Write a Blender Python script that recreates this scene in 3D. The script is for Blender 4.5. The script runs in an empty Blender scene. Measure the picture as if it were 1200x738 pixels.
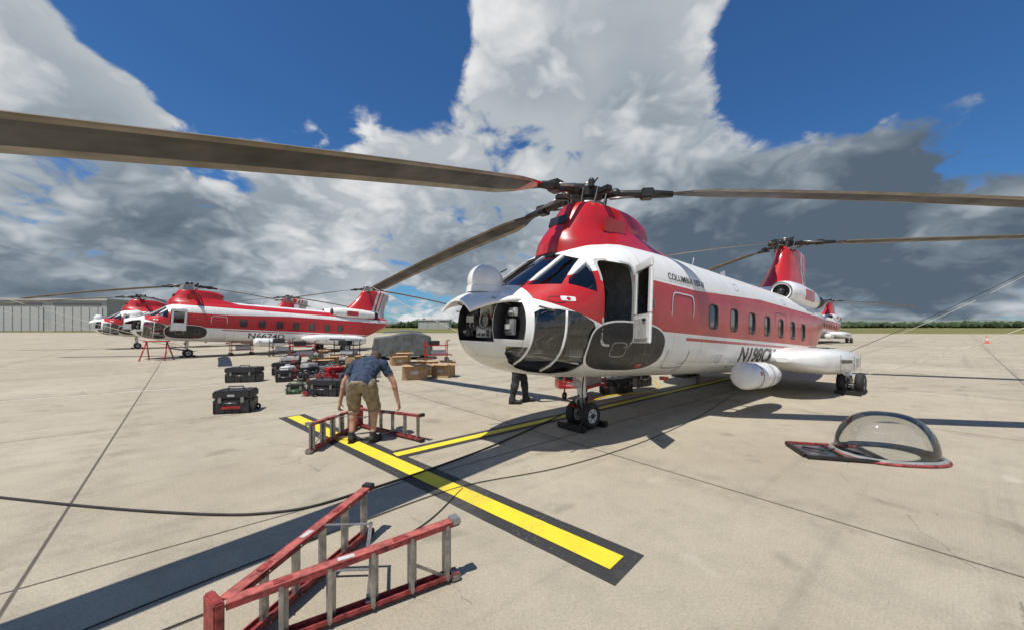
import bpy, bmesh, math, random
import numpy as np
from mathutils import Vector, Matrix, Euler, noise
random.seed(7)
S=bpy.context.scene
rad=math.radians

# ------------------------------------------------------------ node helpers
def newmat(name):
    m=bpy.data.materials.new(name); m.use_nodes=True
    nt=m.node_tree
    return m,nt,nt.nodes['Principled BSDF']
class NT:
    def __init__(s,nt): s.nt=nt
    def n(s,t,**kw):
        nd=s.nt.nodes.new(t)
        for k,v in kw.items(): setattr(nd,k,v)
        return nd
    def setin(s,nd,i,v):
        if v is None: return
        if isinstance(v,bpy.types.NodeSocket): s.nt.links.new(v,nd.inputs[i])
        else: nd.inputs[i].default_value=v
    def m(s,op,a,b=None,c=None,clamp=False):
        nd=s.n('ShaderNodeMath',operation=op); nd.use_clamp=clamp
        s.setin(nd,0,a); s.setin(nd,1,b); s.setin(nd,2,c)
        return nd.outputs[0]
    def v(s,op,a,b=None):
        nd=s.n('ShaderNodeVectorMath',operation=op)
        s.setin(nd,0,a); s.setin(nd,1,b)
        return nd.outputs['Value'] if op in('DOT_PRODUCT','LENGTH') else nd.outputs[0]
    def mr(s,x,a,b,c,d,smooth=False):
        nd=s.n('ShaderNodeMapRange'); nd.clamp=True
        if smooth: nd.interpolation_type='SMOOTHSTEP'
        s.setin(nd,0,x)
        for i,q in enumerate((a,b,c,d)): s.setin(nd,i+1,q)
        return nd.outputs[0]
    def mix(s,f,a,b,bt='MIX'):
        nd=s.n('ShaderNodeMix',data_type='RGBA',blend_type=bt)
        s.setin(nd,0,f); 
        s.setin(nd,6,a); s.setin(nd,7,b)
        return nd.outputs[2]
    def noise(s,vec,scale,detail=4,rough=.5,dist=0):
        nd=s.n('ShaderNodeTexNoise'); s.setin(nd,'Vector',vec)
        nd.inputs['Scale'].default_value=scale; nd.inputs['Detail'].default_value=detail
        nd.inputs['Roughness'].default_value=rough; nd.inputs['Distortion'].default_value=dist
        return nd.outputs[0]
    def obj(s): return s.n('ShaderNodeTexCoord').outputs['Object']
    def sep(s,v):
        nd=s.n('ShaderNodeSeparateXYZ'); s.setin(nd,0,v); return nd.outputs
    def comb(s,x,y,z):
        nd=s.n('ShaderNodeCombineXYZ'); s.setin(nd,0,x); s.setin(nd,1,y); s.setin(nd,2,z); return nd.outputs[0]
    def bump(s,h,strength,dist=.01):
        nd=s.n('ShaderNodeBump'); nd.inputs['Strength'].default_value=strength; nd.inputs['Distance'].default_value=dist
        s.setin(nd,'Height',h); return nd.outputs[0]
def C(r,g,b): return (r,g,b,1)

def simple(name,col,rough=.5,metal=0,var=.15,scale=8,coat=0,bump=0):
    m,nt,p=newmat(name); N=NT(nt)
    o=N.obj(); f=N.noise(o,scale,3,.6)
    c2=tuple(max(0,q*(1-2*var)) for q in col)
    c3=tuple(min(1,q*(1+var)) for q in col)
    nt.links.new(N.mix(N.mr(f,.3,.7,0,1),C(*c2),C(*c3)),p.inputs['Base Color'])
    p.inputs['Metallic'].default_value=metal
    nt.links.new(N.mr(f,.3,.7,min(1,rough+.1),max(.02,rough-.1)),p.inputs['Roughness'])
    p.inputs['Coat Weight'].default_value=coat; p.inputs['Coat Roughness'].default_value=.08
    if bump: nt.links.new(N.bump(N.noise(o,scale*4,2),bump),p.inputs['Normal'])
    return m
M={}
M['black']=simple('black_rubber',(.02,.02,.02),.7)
M['dark']=simple('dark_metal',(.045,.043,.04),.45,.5)
M['dkplastic']=simple('black_plastic',(.025,.025,.028),.4,0,.2,20)
M['alu']=simple('aluminium',(.36,.35,.33),.45,.7,.22,16)
M['steel']=simple('worn_steel',(.3,.29,.28),.4,.8)
M['grey']=simple('grey_interior',(.22,.23,.23),.6)
M['ltgrey']=simple('light_grey_panel',(.5,.5,.49),.5)
M['redp']=simple('red_gloss_paint',(.47,.016,.018),.3,0,.14,2.2,.4)
M['redl']=simple('red_fibreglass',(.30,.045,.04),.6,0,.38,18)
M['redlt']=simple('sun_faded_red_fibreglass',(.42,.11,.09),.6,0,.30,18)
M['whitep']=simple('white_gloss_paint',(.80,.80,.78),.3,0,.06,3,.4)
M['yellow']=simple('yellow_plastic',(.75,.5,.03),.5)
M['card']=simple('cardboard',(.42,.27,.14),.85,0,.12,10)
M['tarp']=simple('grey_tarpaulin',(.10,.11,.105),.75,0,.2,4,0,.4)
M['orange']=simple('cone_orange',(.8,.14,.02),.5)
M['bladeU']=simple('blade_dark',(.040,.036,.031),.5,0,.32,2.0)
M['bladeL']=simple('blade_edge_metal',(.22,.19,.145),.4,.25,.2,3)
M['skin']=simple('skin',(.5,.27,.19),.55,0,.06,20)
M['hair']=simple('hair',(.08,.055,.04),.8,0,.3,60)
M['navy']=simple('navy_cloth',(.035,.055,.10),.9,0,.25,14,0,.5)
M['khaki']=simple('khaki_cloth',(.29,.235,.15),.9,0,.22,12,0,.5)
M['darkcl']=simple('dark_cloth',(.035,.035,.04),.9,0,.2,16,0,.4)
M['green']=simple('green_plastic',(.05,.14,.06),.5)
M['blue']=simple('blue_plastic',(.04,.10,.3),.5)
M['textk']=simple('black_lettering',(.02,.02,.02),.4)
M['rope']=simple('pale_rope',(.5,.46,.38),.9)
M['rim']=simple('wheel_rim_white',(.6,.6,.58),.4)
M['eye']=simple('eye_white',(.7,.7,.68),.3)

def glassmat(name,tint,base,gl=.9):
    m=bpy.data.materials.new(name); m.use_nodes=True; nt=m.node_tree; nt.nodes.clear(); N=NT(nt)
    out=N.n('ShaderNodeOutputMaterial'); t=N.n('ShaderNodeBsdfTransparent'); t.inputs[0].default_value=C(*tint)
    g=N.n('ShaderNodeBsdfGlossy'); g.inputs[0].default_value=C(gl,gl,gl); g.inputs['Roughness'].default_value=.03
    fr=N.n('ShaderNodeFresnel'); fr.inputs[0].default_value=1.5
    f=N.m('ADD',N.m('MULTIPLY',fr.outputs[0],1.1),base,clamp=True)
    mx=N.n('ShaderNodeMixShader'); nt.links.new(f,mx.inputs[0]); nt.links.new(t.outputs[0],mx.inputs[1]); nt.links.new(g.outputs[0],mx.inputs[2])
    nt.links.new(mx.outputs[0],out.inputs[0]); return m
M['glass']=glassmat('tinted_glass',(.62,.67,.67),.05)
M['chin']=glassmat('clear_chin_glass',(.88,.90,.90),.05)
M['bubble']=glassmat('clear_acrylic',(.90,.92,.92),.02)
m,nt,p=newmat('dark_cabin_glass'); p.inputs['Base Color'].default_value=C(.05,.055,.06); p.inputs['Roughness'].default_value=.06; p.inputs['Specular IOR Level'].default_value=1.0
M['dglass']=m

# ------------------------------------------------------------ builder
class B:
    def __init__(s): s.v=[];s.f=[];s.mi=[];s.sm=[];s.mats=[]
    def mat(s,m):
        m=M[m] if isinstance(m,str) else m
        if m not in s.mats: s.mats.append(m)
        return s.mats.index(m)
    def add(s,vs,fs,m,smooth=False,T=None):
        o=len(s.v); k=s.mat(m)
        s.v+= [tuple(T@Vector(q)) if T is not None else tuple(q) for q in vs]
        for f in fs: s.f.append(tuple(i+o for i in f)); s.mi.append(k); s.sm.append(smooth)
    def bm(s,bm,m,smooth=False,T=None):
        bm.verts.index_update()
        s.add([v.co.copy() for v in bm.verts],[[v.index for v in f.verts] for f in bm.faces],m,smooth,T); bm.free()
    def box(s,c,size,m,rot=(0,0,0),bev=0,T=None):
        b=bmesh.new(); bmesh.ops.create_cube(b,size=1)
        bmesh.ops.scale(b,vec=size,verts=b.verts)
        if bev: bmesh.ops.bevel(b,geom=list(b.edges),offset=bev,segments=2,affect='EDGES')
        X=Matrix.Translation(c)@Euler(rot).to_matrix().to_4x4()
        if T is not None: X=T@X
        s.bm(b,m,False,X)
    def beam(s,p0,p1,w,h,m,up=(0,0,1),bev=0):
        p0=Vector(p0);p1=Vector(p1); d=(p1-p0); L=d.length; d.normalize()
        u=Vector(up); y=u.cross(d)
        if y.length<1e-4: y=Vector((1,0,0)).cross(d)
        y.normalize(); z=d.cross(y)
        R=Matrix((d,y,z)).transposed().to_4x4()
        s.box((0,0,0),(L,w,h),m,(0,0,0),bev,Matrix.Translation((p0+p1)/2)@R)
    def cyl(s,p0,p1,r0,m,r1=None,n=16,caps=True,smooth=True):
        r1=r0 if r1 is None else r1
        p0=Vector(p0);p1=Vector(p1); d=(p1-p0).normalized()
        a=d.orthogonal().normalized(); b=d.cross(a)
        vs=[];fs=[]
        for p,r in((p0,r0),(p1,r1)):
            for i in range(n):
                t=2*math.pi*i/n; vs.append(p+a*math.cos(t)*r+b*math.sin(t)*r)
        for i in range(n): fs.append((i,(i+1)%n,n+(i+1)%n,n+i))
        s.add(vs,fs,m,smooth)
        if caps: s.add(vs[:n],[tuple(range(n-1,-1,-1))],m); s.add(vs[n:],[tuple(range(n))],m)
    def sph(s,c,r,m,n=16,T=None,smooth=True):
        if not hasattr(r,'__len__'): r=(r,r,r)
        b=bmesh.new(); bmesh.ops.create_uvsphere(b,u_segments=n,v_segments=max(6,n//2),radius=1)
        X=Matrix.Translation(c)@(T if T is not None else Matrix.Identity(4))@Matrix.Diagonal((*r,1))
        s.bm(b,m,smooth,X)
    def tube(s,pts,r,m,n=8):
        P=[Vector(p) for p in pts]; rs=r if hasattr(r,'__len__') else [r]*len(P)
        vs=[];fs=[]; a=None
        for i,p in enumerate(P):
            d=(P[min(i+1,len(P)-1)]-P[max(i-1,0)]).normalized()
            a=d.orthogonal().normalized() if a is None else (a-d*a.dot(d)).normalized()
            b=d.cross(a)
            for k in range(n):
                t=2*math.pi*k/n; vs.append(p+(a*math.cos(t)+b*math.sin(t))*rs[i])
        for i in range(len(P)-1):
            for k in range(n): fs.append((i*n+k,i*n+(k+1)%n,(i+1)*n+(k+1)%n,(i+1)*n+k))
        fs.append(tuple(range(n-1,-1,-1))); fs.append(tuple((len(P)-1)*n+k for k in range(n)))
        s.add(vs,fs,m,True)
    def rings(s,R,m,smooth=True,cap=True):
        n=len(R[0]); vs=[q for r in R for q in r]; fs=[]
        for i in range(len(R)-1):
            for k in range(n): fs.append((i*n+k,i*n+(k+1)%n,(i+1)*n+(k+1)%n,(i+1)*n+k))
        s.add(vs,fs,m,smooth)
        if cap: s.add(R[0],[tuple(range(n-1,-1,-1))],m); s.add(R[-1],[tuple(range(n))],m)
    def torus(s,c,axis,R,r,m,n=28,k=12,flat=1.0):
        ax=Vector(axis).normalized(); a=ax.orthogonal().normalized(); b=ax.cross(a); vs=[];fs=[]
        for i in range(n):
            t=2*math.pi*i/n; d=a*math.cos(t)+b*math.sin(t)
            for j in range(k):
                q=2*math.pi*j/k; vs.append(Vector(c)+d*(R+r*math.cos(q))+ax*r*flat*math.sin(q))
        for i in range(n):
            for j in range(k): fs.append((i*k+j,((i+1)%n)*k+j,((i+1)%n)*k+(j+1)%k,i*k+(j+1)%k))
        s.add(vs,fs,m,True)
    def make(s,name,parent=None,weld=False):
        me=bpy.data.meshes.new(name); me.from_pydata(s.v,[],s.f)
        for m in s.mats: me.materials.append(m)
        me.polygons.foreach_set('material_index',s.mi); me.polygons.foreach_set('use_smooth',s.sm)
        me.update()
        b=bmesh.new(); b.from_mesh(me)
        if weld: bmesh.ops.remove_doubles(b,verts=b.verts,dist=1e-5)
        bmesh.ops.recalc_face_normals(b,faces=b.faces); b.to_mesh(me); b.free()
        o=bpy.data.objects.new(name,me); S.collection.objects.link(o)
        if parent: o.parent=parent
        return o
def empty(name,loc=(0,0,0),rz=0,parent=None):
    e=bpy.data.objects.new(name,None); S.collection.objects.link(e); e.location=loc; e.rotation_euler=(0,0,rz); e.empty_display_size=.2
    if parent: e.parent=parent
    return e

# ------------------------------------------------------------ camera
cam=bpy.data.cameras.new('camera'); co=bpy.data.objects.new('camera',cam); S.collection.objects.link(co)
co.location=(0,0,1.65); co.rotation_euler=(rad(90),0,0); cam.lens=13.5; cam.sensor_width=36; cam.shift_y=.0108
cam.clip_end=6000; cam.clip_start=.05; S.camera=co

# ------------------------------------------------------------ world
SUN=Vector((-.6*math.cos(rad(68)),-.8*math.cos(rad(68)),math.sin(rad(68)))).normalized()
w=bpy.data.worlds.new('World'); S.world=w; w.use_nodes=True; nt=w.node_tree; nt.nodes.clear(); N=NT(nt)
sky=N.n('ShaderNodeTexSky',sky_type='NISHITA'); sky.sun_disc=False; sky.sun_elevation=rad(68)
sky.sun_rotation=math.atan2(SUN.x,SUN.y); sky.air_density=1.0; sky.dust_density=.4; sky.ozone_density=2.5
tc=N.n('ShaderNodeTexCoord').outputs['Generated']
d=N.v('NORMALIZE',tc); dx,dy,dz=N.sep(d)
def dirp(px,py): return Vector(((px-600)/450,1,(382-py)/450)).normalized()
den=N.m('ADD',N.m('MULTIPLY',N.m('MAXIMUM',dz,0),.75),.36)
inv=N.m('DIVIDE',1,den)
nd=N.n('ShaderNodeVectorMath',operation='SCALE'); nt.links.new(d,nd.inputs[0]); nt.links.new(inv,nd.inputs[3]); P=nd.outputs[0]
wn=N.n('ShaderNodeTexNoise'); nt.links.new(P,wn.inputs['Vector']); wn.inputs['Scale'].default_value=5.0; wn.inputs['Detail'].default_value=1
w2=N.v('SUBTRACT',wn.outputs['Color'],(.5,.5,.5))
sc=N.n('ShaderNodeVectorMath',operation='SCALE'); nt.links.new(w2,sc.inputs[0]); sc.inputs[3].default_value=.16
PW=N.v('ADD',P,sc.outputs[0])
n1=N.noise(PW,1.9,8,.60)
vo=N.n('ShaderNodeTexVoronoi',feature='F1'); nt.links.new(PW,vo.inputs['Vector']); vo.inputs['Scale'].default_value=5.0
vo.inputs['Detail'].default_value=2; vo.inputs['Roughness'].default_value=.55
puff=N.m('MULTIPLY',N.m('SUBTRACT',.45,vo.outputs['Distance']),.13)
D1=N.m('ADD',n1,puff)
n2=N.noise(N.v('ADD',PW,(-.03,.0,.10)),1.9,4,.60)
bias=N.mr(dz,.10,.62,.19,.0)
blobs=[(340,0,.40,-.26),(230,20,.22,-.12),(470,40,.20,-.18),(900,30,.13,-.12),(960,55,.20,-.18),(1130,35,.32,-.28),(1220,60,.2,-.12),(245,205,.10,-.17),(20,245,.08,-.10),(170,30,.13,-.14),
 (70,80,.13,.19),(15,40,.10,.16),(140,120,.09,.12),(690,40,.24,.26),(610,60,.15,.12),(780,20,.16,.14),(420,160,.26,.15),(870,170,.42,.14),(600,220,.5,.10),(80,300,.5,.10),(1090,190,.30,.20),(300,120,.17,.14)]
for px,py,r,wt in blobs:
    dt=N.v('DOT_PRODUCT',d,tuple(dirp(px,py)))
    bias=N.m('ADD',bias,N.mr(dt,math.cos(r),1,0,wt,True))
DD=N.m('ADD',D1,bias)
mask=N.mr(DD,.50,.60,0,1,True)
lit=N.mr(N.m('ADD',N.m('SUBTRACT',n1,n2),N.m('MULTIPLY',puff,1.3)),-.11,.14,0,1)
thick=N.mr(DD,.60,.95,0,1,True)
dark=None
for px,py,r,wt in [(1000,305,.38,.62),(1190,270,.30,.35),(800,300,.28,.42),(110,310,.30,.50),(560,325,.30,.36),(770,200,.22,.26),(320,290,.2,.22)]:
    q=N.mr(N.v('DOT_PRODUCT',d,tuple(dirp(px,py))),math.cos(r),1,0,wt,True)
    dark=q if dark is None else N.m('ADD',dark,q)
br=N.m('ADD',N.m('MULTIPLY',lit,.62),.60)
br=N.m('SUBTRACT',br,N.m('MULTIPLY',thick,.10))
br=N.m('SUBTRACT',br,N.m('MULTIPLY',dark,N.mr(n1,.36,.58,.35,1.0)))
br=N.m('ADD',br,N.mr(dz,.0,.07,.28,0,True))
br=N.m('MAXIMUM',br,0); br=N.m('MINIMUM',br,1)
cr=N.n('ShaderNodeValToRGB'); nt.links.new(br,cr.inputs[0]); e=cr.color_ramp.elements
e[0].position=0; e[0].color=C(.12,.165,.22); e[1].position=1; e[1].color=C(.95,.955,.96)
for pos,c in((.25,(.22,.275,.335)),(.5,(.44,.50,.555)),(.75,(.73,.76,.79))):
    q=e.new(pos); q.color=C(*c)
skyc=N.mix(1.0,sky.outputs[0],C(.36,.68,1.0),'MULTIPLY')
b1=N.n('ShaderNodeBackground'); nt.links.new(skyc,b1.inputs[0]); b1.inputs[1].default_value=.10
b2=N.n('ShaderNodeBackground'); nt.links.new(cr.outputs[0],b2.inputs[0]); b2.inputs[1].default_value=.82
mx=N.n('ShaderNodeMixShader'); nt.links.new(mask,mx.inputs[0]); nt.links.new(b1.outputs[0],mx.inputs[1]); nt.links.new(b2.outputs[0],mx.inputs[2])
wo=N.n('ShaderNodeOutputWorld'); nt.links.new(mx.outputs[0],wo.inputs[0])
w.cycles.sampling_method='MANUAL'; w.cycles.sample_map_resolution=512
sl=bpy.data.lights.new('sun','SUN'); so=bpy.data.objects.new('sun',sl); S.collection.objects.link(so)
sl.energy=5.0; sl.angle=rad(.5); sl.color=(1,.95,.86); so.rotation_euler=(-SUN).to_track_quat('-Z','Y').to_euler(); so.location=(0,0,30)
S.view_settings.view_transform='Standard'; S.view_settings.look='None'; S.view_settings.exposure=0

# ------------------------------------------------------------ ground
AX=rad(40.5)
m,nt,p=newmat('apron_concrete'); N=NT(nt); o=N.obj()
mp=N.n('ShaderNodeMapping'); mp.inputs['Rotation'].default_value=(0,0,-AX); nt.links.new(o,mp.inputs[0]); r=mp.outputs[0]
rx,ry,rz=N.sep(r)
def joint(x,per,off,wd):
    f=N.m('FRACT',N.m('DIVIDE',N.m('ADD',x,off),per)); f=N.m('MULTIPLY',N.m('ABSOLUTE',N.m('SUBTRACT',f,.5)),per)
    return N.mr(f,per/2-wd,per/2-wd*.5,0,1)
fine=N.noise(o,55,4,.75)
jw=N.m('MULTIPLY',N.m('SUBTRACT',fine,.5),.012)
j=N.m('MAXIMUM',joint(N.m('ADD',rx,jw),5.0,1000.8,.014),joint(N.m('ADD',ry,jw),5.0,1001.15,.014))
cell=N.comb(N.m('FLOOR',N.m('DIVIDE',N.m('ADD',rx,1000.8),5)),N.m('FLOOR',N.m('DIVIDE',N.m('ADD',ry,1001.15),5)),0)
wnz=N.n('ShaderNodeTexWhiteNoise'); nt.links.new(cell,wnz.inputs[0])
nb=N.n('ShaderNodeTexNoise'); nt.links.new(o,nb.inputs['Vector']); nb.inputs['Scale'].default_value=.35; nb.inputs['Detail'].default_value=6; nb.inputs['Roughness'].default_value=.62
base=N.mix(N.mr(nb.outputs[0],.3,.7,0,1),C(.385,.330,.245),C(.50,.445,.345))
base=N.mix(N.mr(wnz.outputs[0],0,1,0,.26),base,C(.30,.265,.205))
mid=N.noise(o,2.3,6,.72)
base=N.mix(N.mr(mid,.45,.72,0,.42),base,C(.26,.23,.18))
base=N.mix(N.mr(fine,.42,.70,0,.48),base,C(.18,.16,.125))
base=N.mix(N.mr(fine,.36,.26,0,.45),base,C(.60,.54,.44))
sm_=N.n('ShaderNodeMapping'); sm_.inputs['Scale'].default_value=(.05,2.2,1); nt.links.new(r,sm_.inputs[0])
base=N.mix(N.m('MULTIPLY',N.mr(N.noise(sm_.outputs[0],1.0,4,.6),.56,.68,0,.38),N.mr(mid,.35,.6,.4,1)),base,C(.18,.16,.13))
s1=N.noise(N.v('ADD',o,(31,7,0)),1.3,3,.5,.5)
base=N.mix(N.mr(s1,.64,.72,0,.42),base,C(.16,.14,.11)); base=N.mix(N.mr(s1,.32,.24,0,.35),base,C(.60,.55,.46))
s2=N.noise(N.v('ADD',o,(3,57,0)),6,2,.5); base=N.mix(N.mr(s2,.74,.78,0,.6),base,C(.10,.09,.075))
jd=N.m('MAXIMUM',joint(rx,5.0,1000.8,.35),joint(ry,5.0,1001.15,.35)); 
vo=N.n('ShaderNodeTexVoronoi',feature='DISTANCE_TO_EDGE'); nt.links.new(N.v('ADD',o,nb.outputs['Color']),vo.inputs['Vector']); vo.inputs['Scale'].default_value=.28
ck=N.m('MULTIPLY',N.mr(vo.outputs['Distance'],.0008,.0022,1,0),N.mr(mid,.48,.56,0,.6))
base=N.mix(ck,base,C(.10,.09,.08))
base=N.mix(N.m('MULTIPLY',jd,N.mr(mid,.4,.65,.0,.22)),base,C(.14,.12,.10))
base=N.mix(N.m('MULTIPLY',j,.85),base,C(.06,.052,.045))
nt.links.new(base,p.inputs['Base Color']); p.inputs['Roughness'].default_value=.88; p.inputs['Specular IOR Level'].default_value=.3
gro=N.m('SINE',N.m('MULTIPLY',ry,300))
h=N.m('ADD',N.noise(o,80,4,.75),N.m('MULTIPLY',gro,.10)); h=N.m('SUBTRACT',h,N.m('MULTIPLY',j,1.2))
nt.links.new(N.bump(h,.7,.009),p.inputs['Normal'])
M['concrete']=m
def slabmesh(name,pts,z,mat):
    b=B(); b.add([(x,y,z) for x,y in pts],[tuple(range(len(pts)))],mat); return b.make(name)
m,nt,p=newmat('dry_grass'); N=NT(nt); o=N.obj()
c=N.mix(N.mr(N.noise(o,.02,6,.7),.35,.65,0,1),C(.12,.13,.045),C(.26,.22,.09)); c=N.mix(N.mr(N.noise(o,.6,4,.7),.4,.7,0,.6),c,C(.07,.09,.03))
nt.links.new(c,p.inputs['Base Color']); p.inputs['Roughness'].default_value=1; p.inputs['Specular IOR Level'].default_value=.1; M['grass']=m
slabmesh('ground',[(-4000,-300),(4000,-300),(4000,5000),(-4000,5000)],-.008,m)
slabmesh('concrete_apron',[(-600,-60),(600,-60),(600,70),(120,78),(30,90),(-600,125)],0,M['concrete'])
slabmesh('taxiway_pavement',[(-10,150),(600,118),(600,128),(-10,162)],-.004,simple('asphalt',(.10,.10,.10),.9))

# painted markings
def paint(name,col,wear,amt=.7):
    m,nt,p=newmat(name); N=NT(nt); o=N.obj()
    c=N.mix(N.mr(N.noise(o,5,5,.7),.3,.75,0,.40),C(*col),C(*[q*.58 for q in col]))
    f=N.noise(o,30,5,.8); g=N.mr(N.noise(o,2.5,3,.6),.40,.65,0,amt)
    c=N.mix(N.m('MULTIPLY',N.mr(f,wear,wear+.05,0,1),g),c,C(.30,.27,.22))
    c=N.mix(N.mr(N.noise(N.v('ADD',o,(5,5,5)),1.1,5,.7),.55,.75,0,.35),c,C(.16,.145,.12))
    nt.links.new(c,p.inputs['Base Color']); p.inputs['Roughness'].default_value=.7
    nt.links.new(N.bump(f,.5,.008),p.inputs['Normal']); return m
M['yl']=paint('yellow_marking_paint',(.80,.62,.03),.56); M['bk']=paint('black_marking_paint',(.035,.035,.035),.58,.6)
M['pk']=paint('faded_white_marking_paint',(.66,.56,.50),.5)
def strip(b,p0,p1,wd,z,mat):
    p0=Vector((*p0,z));p1=Vector((*p1,z)); d=(p1-p0).normalized(); n=Vector((-d.y,d.x,0))*wd/2
    L=(p1-p0).length; k=max(2,int(L/.12)); L0=[];L1=[]
    for i in range(k+1):
        c=p0.lerp(p1,i/k); L0.append(c-n*(1+.02*noise.noise(c*6))); L1.append(c+n*(1+.02*noise.noise(c*6+Vector((9,0,0)))))
    b.add(L0+L1,[(i,i+1,k+2+i,k+1+i) for i in range(k)],mat)
b=B()
A0=Vector((.73,2.67)); A1=Vector((-4.0,7.02)); dd=(A1-A0).normalized()
strip(b,A0-dd*.10,A1+dd*.08,.44,.004,'bk'); strip(b,(-1.55,4.88),(16.5,4.88+18.05*.865),.34,.0048,'bk')
strip(b,A0,A1,.2,.009,'yl'); strip(b,(-1.50,4.92),(16.5,4.88+18.05*.865),.15,.0085,'yl')
b.make('painted_taxi_marking')
b=B(); strip(b,(-40,-14.2),(-8.0,10.9),.10,.004,'pk'); strip(b,(-8.0,10.9),(4,20.3),.10,.004,'pk'); b.make('faded_apron_line')

# ------------------------------------------------------------ helicopter
TS=[-2.30,-2.25,-2.1,-1.8,-1.4,-1.0,-.6,0,2,5,8,9,10,11,11.35,11.5]
ZB=[1.42,1.25,1.09,.97,.90,.87,.855,.85,.85,.85,.87,1.10,1.6,2.1,2.32,2.5]
ZT=[1.66,1.86,1.98,2.12,2.38,2.66,2.85,2.96,3.0,3.0,3.0,3.0,2.99,2.93,2.82,2.6]
WW=[.12,.35,.58,.82,.98,1.05,1.09,1.1,1.1,1.1,1.1,1.08,1.0,.82,.66,.3]
PP=[2,2.1,2.2,2.3,2.5,2.7,2.9,3.2,3.4,3.4,3.4,3.2,3,2.6,2.4,2.2]
def pchip(X,Y):
    X=np.array(X,float);Y=np.array(Y,float);h=np.diff(X);dl=np.diff(Y)/h;dv=np.zeros_like(Y)
    for i in range(1,len(X)-1):
        if dl[i-1]*dl[i]>0:
            w1=2*h[i]+h[i-1];w2=h[i]+2*h[i-1];dv[i]=(w1+w2)/(w1/dl[i-1]+w2/dl[i])
    dv[0]=dl[0];dv[-1]=dl[-1]
    def f(x):
        i=int(min(max(np.searchsorted(X,x)-1,0),len(X)-2));t=(x-X[i])/h[i];t=min(max(t,0),1)
        return float((1+2*t)*(1-t)**2*Y[i]+t*(1-t)**2*h[i]*dv[i]+t*t*(3-2*t)*Y[i+1]+t*t*(t-1)*h[i]*dv[i+1])
    return f
fzb,fzt,fw,fp=pchip(TS,ZB),pchip(TS,ZT),pchip(TS,WW),pchip(TS,PP)
def section(s,inset=0,n=72):
    zb,zt,w_,p_=fzb(s)+inset,fzt(s)-inset,fw(s)-inset,fp(s)
    zc=(zb+zt)/2;h=(zt-zb)/2;out=[]
    for i in range(n):
        t=2*math.pi*i/n;c=math.cos(t);q=math.sin(t)
        out.append((-s,w_*math.copysign(abs(c)**(2/p_),c),zc+h*math.copysign(abs(q)**(2/p_),q)))
    return out
def surfY(s,z):
    zb,zt,w_,p_=fzb(s),fzt(s),fw(s),fp(s);zc=(zb+zt)/2;h=(zt-zb)/2
    q=min(.999,abs((z-zc)/h)); return w_*(1-q**p_)**(1/p_)

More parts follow.
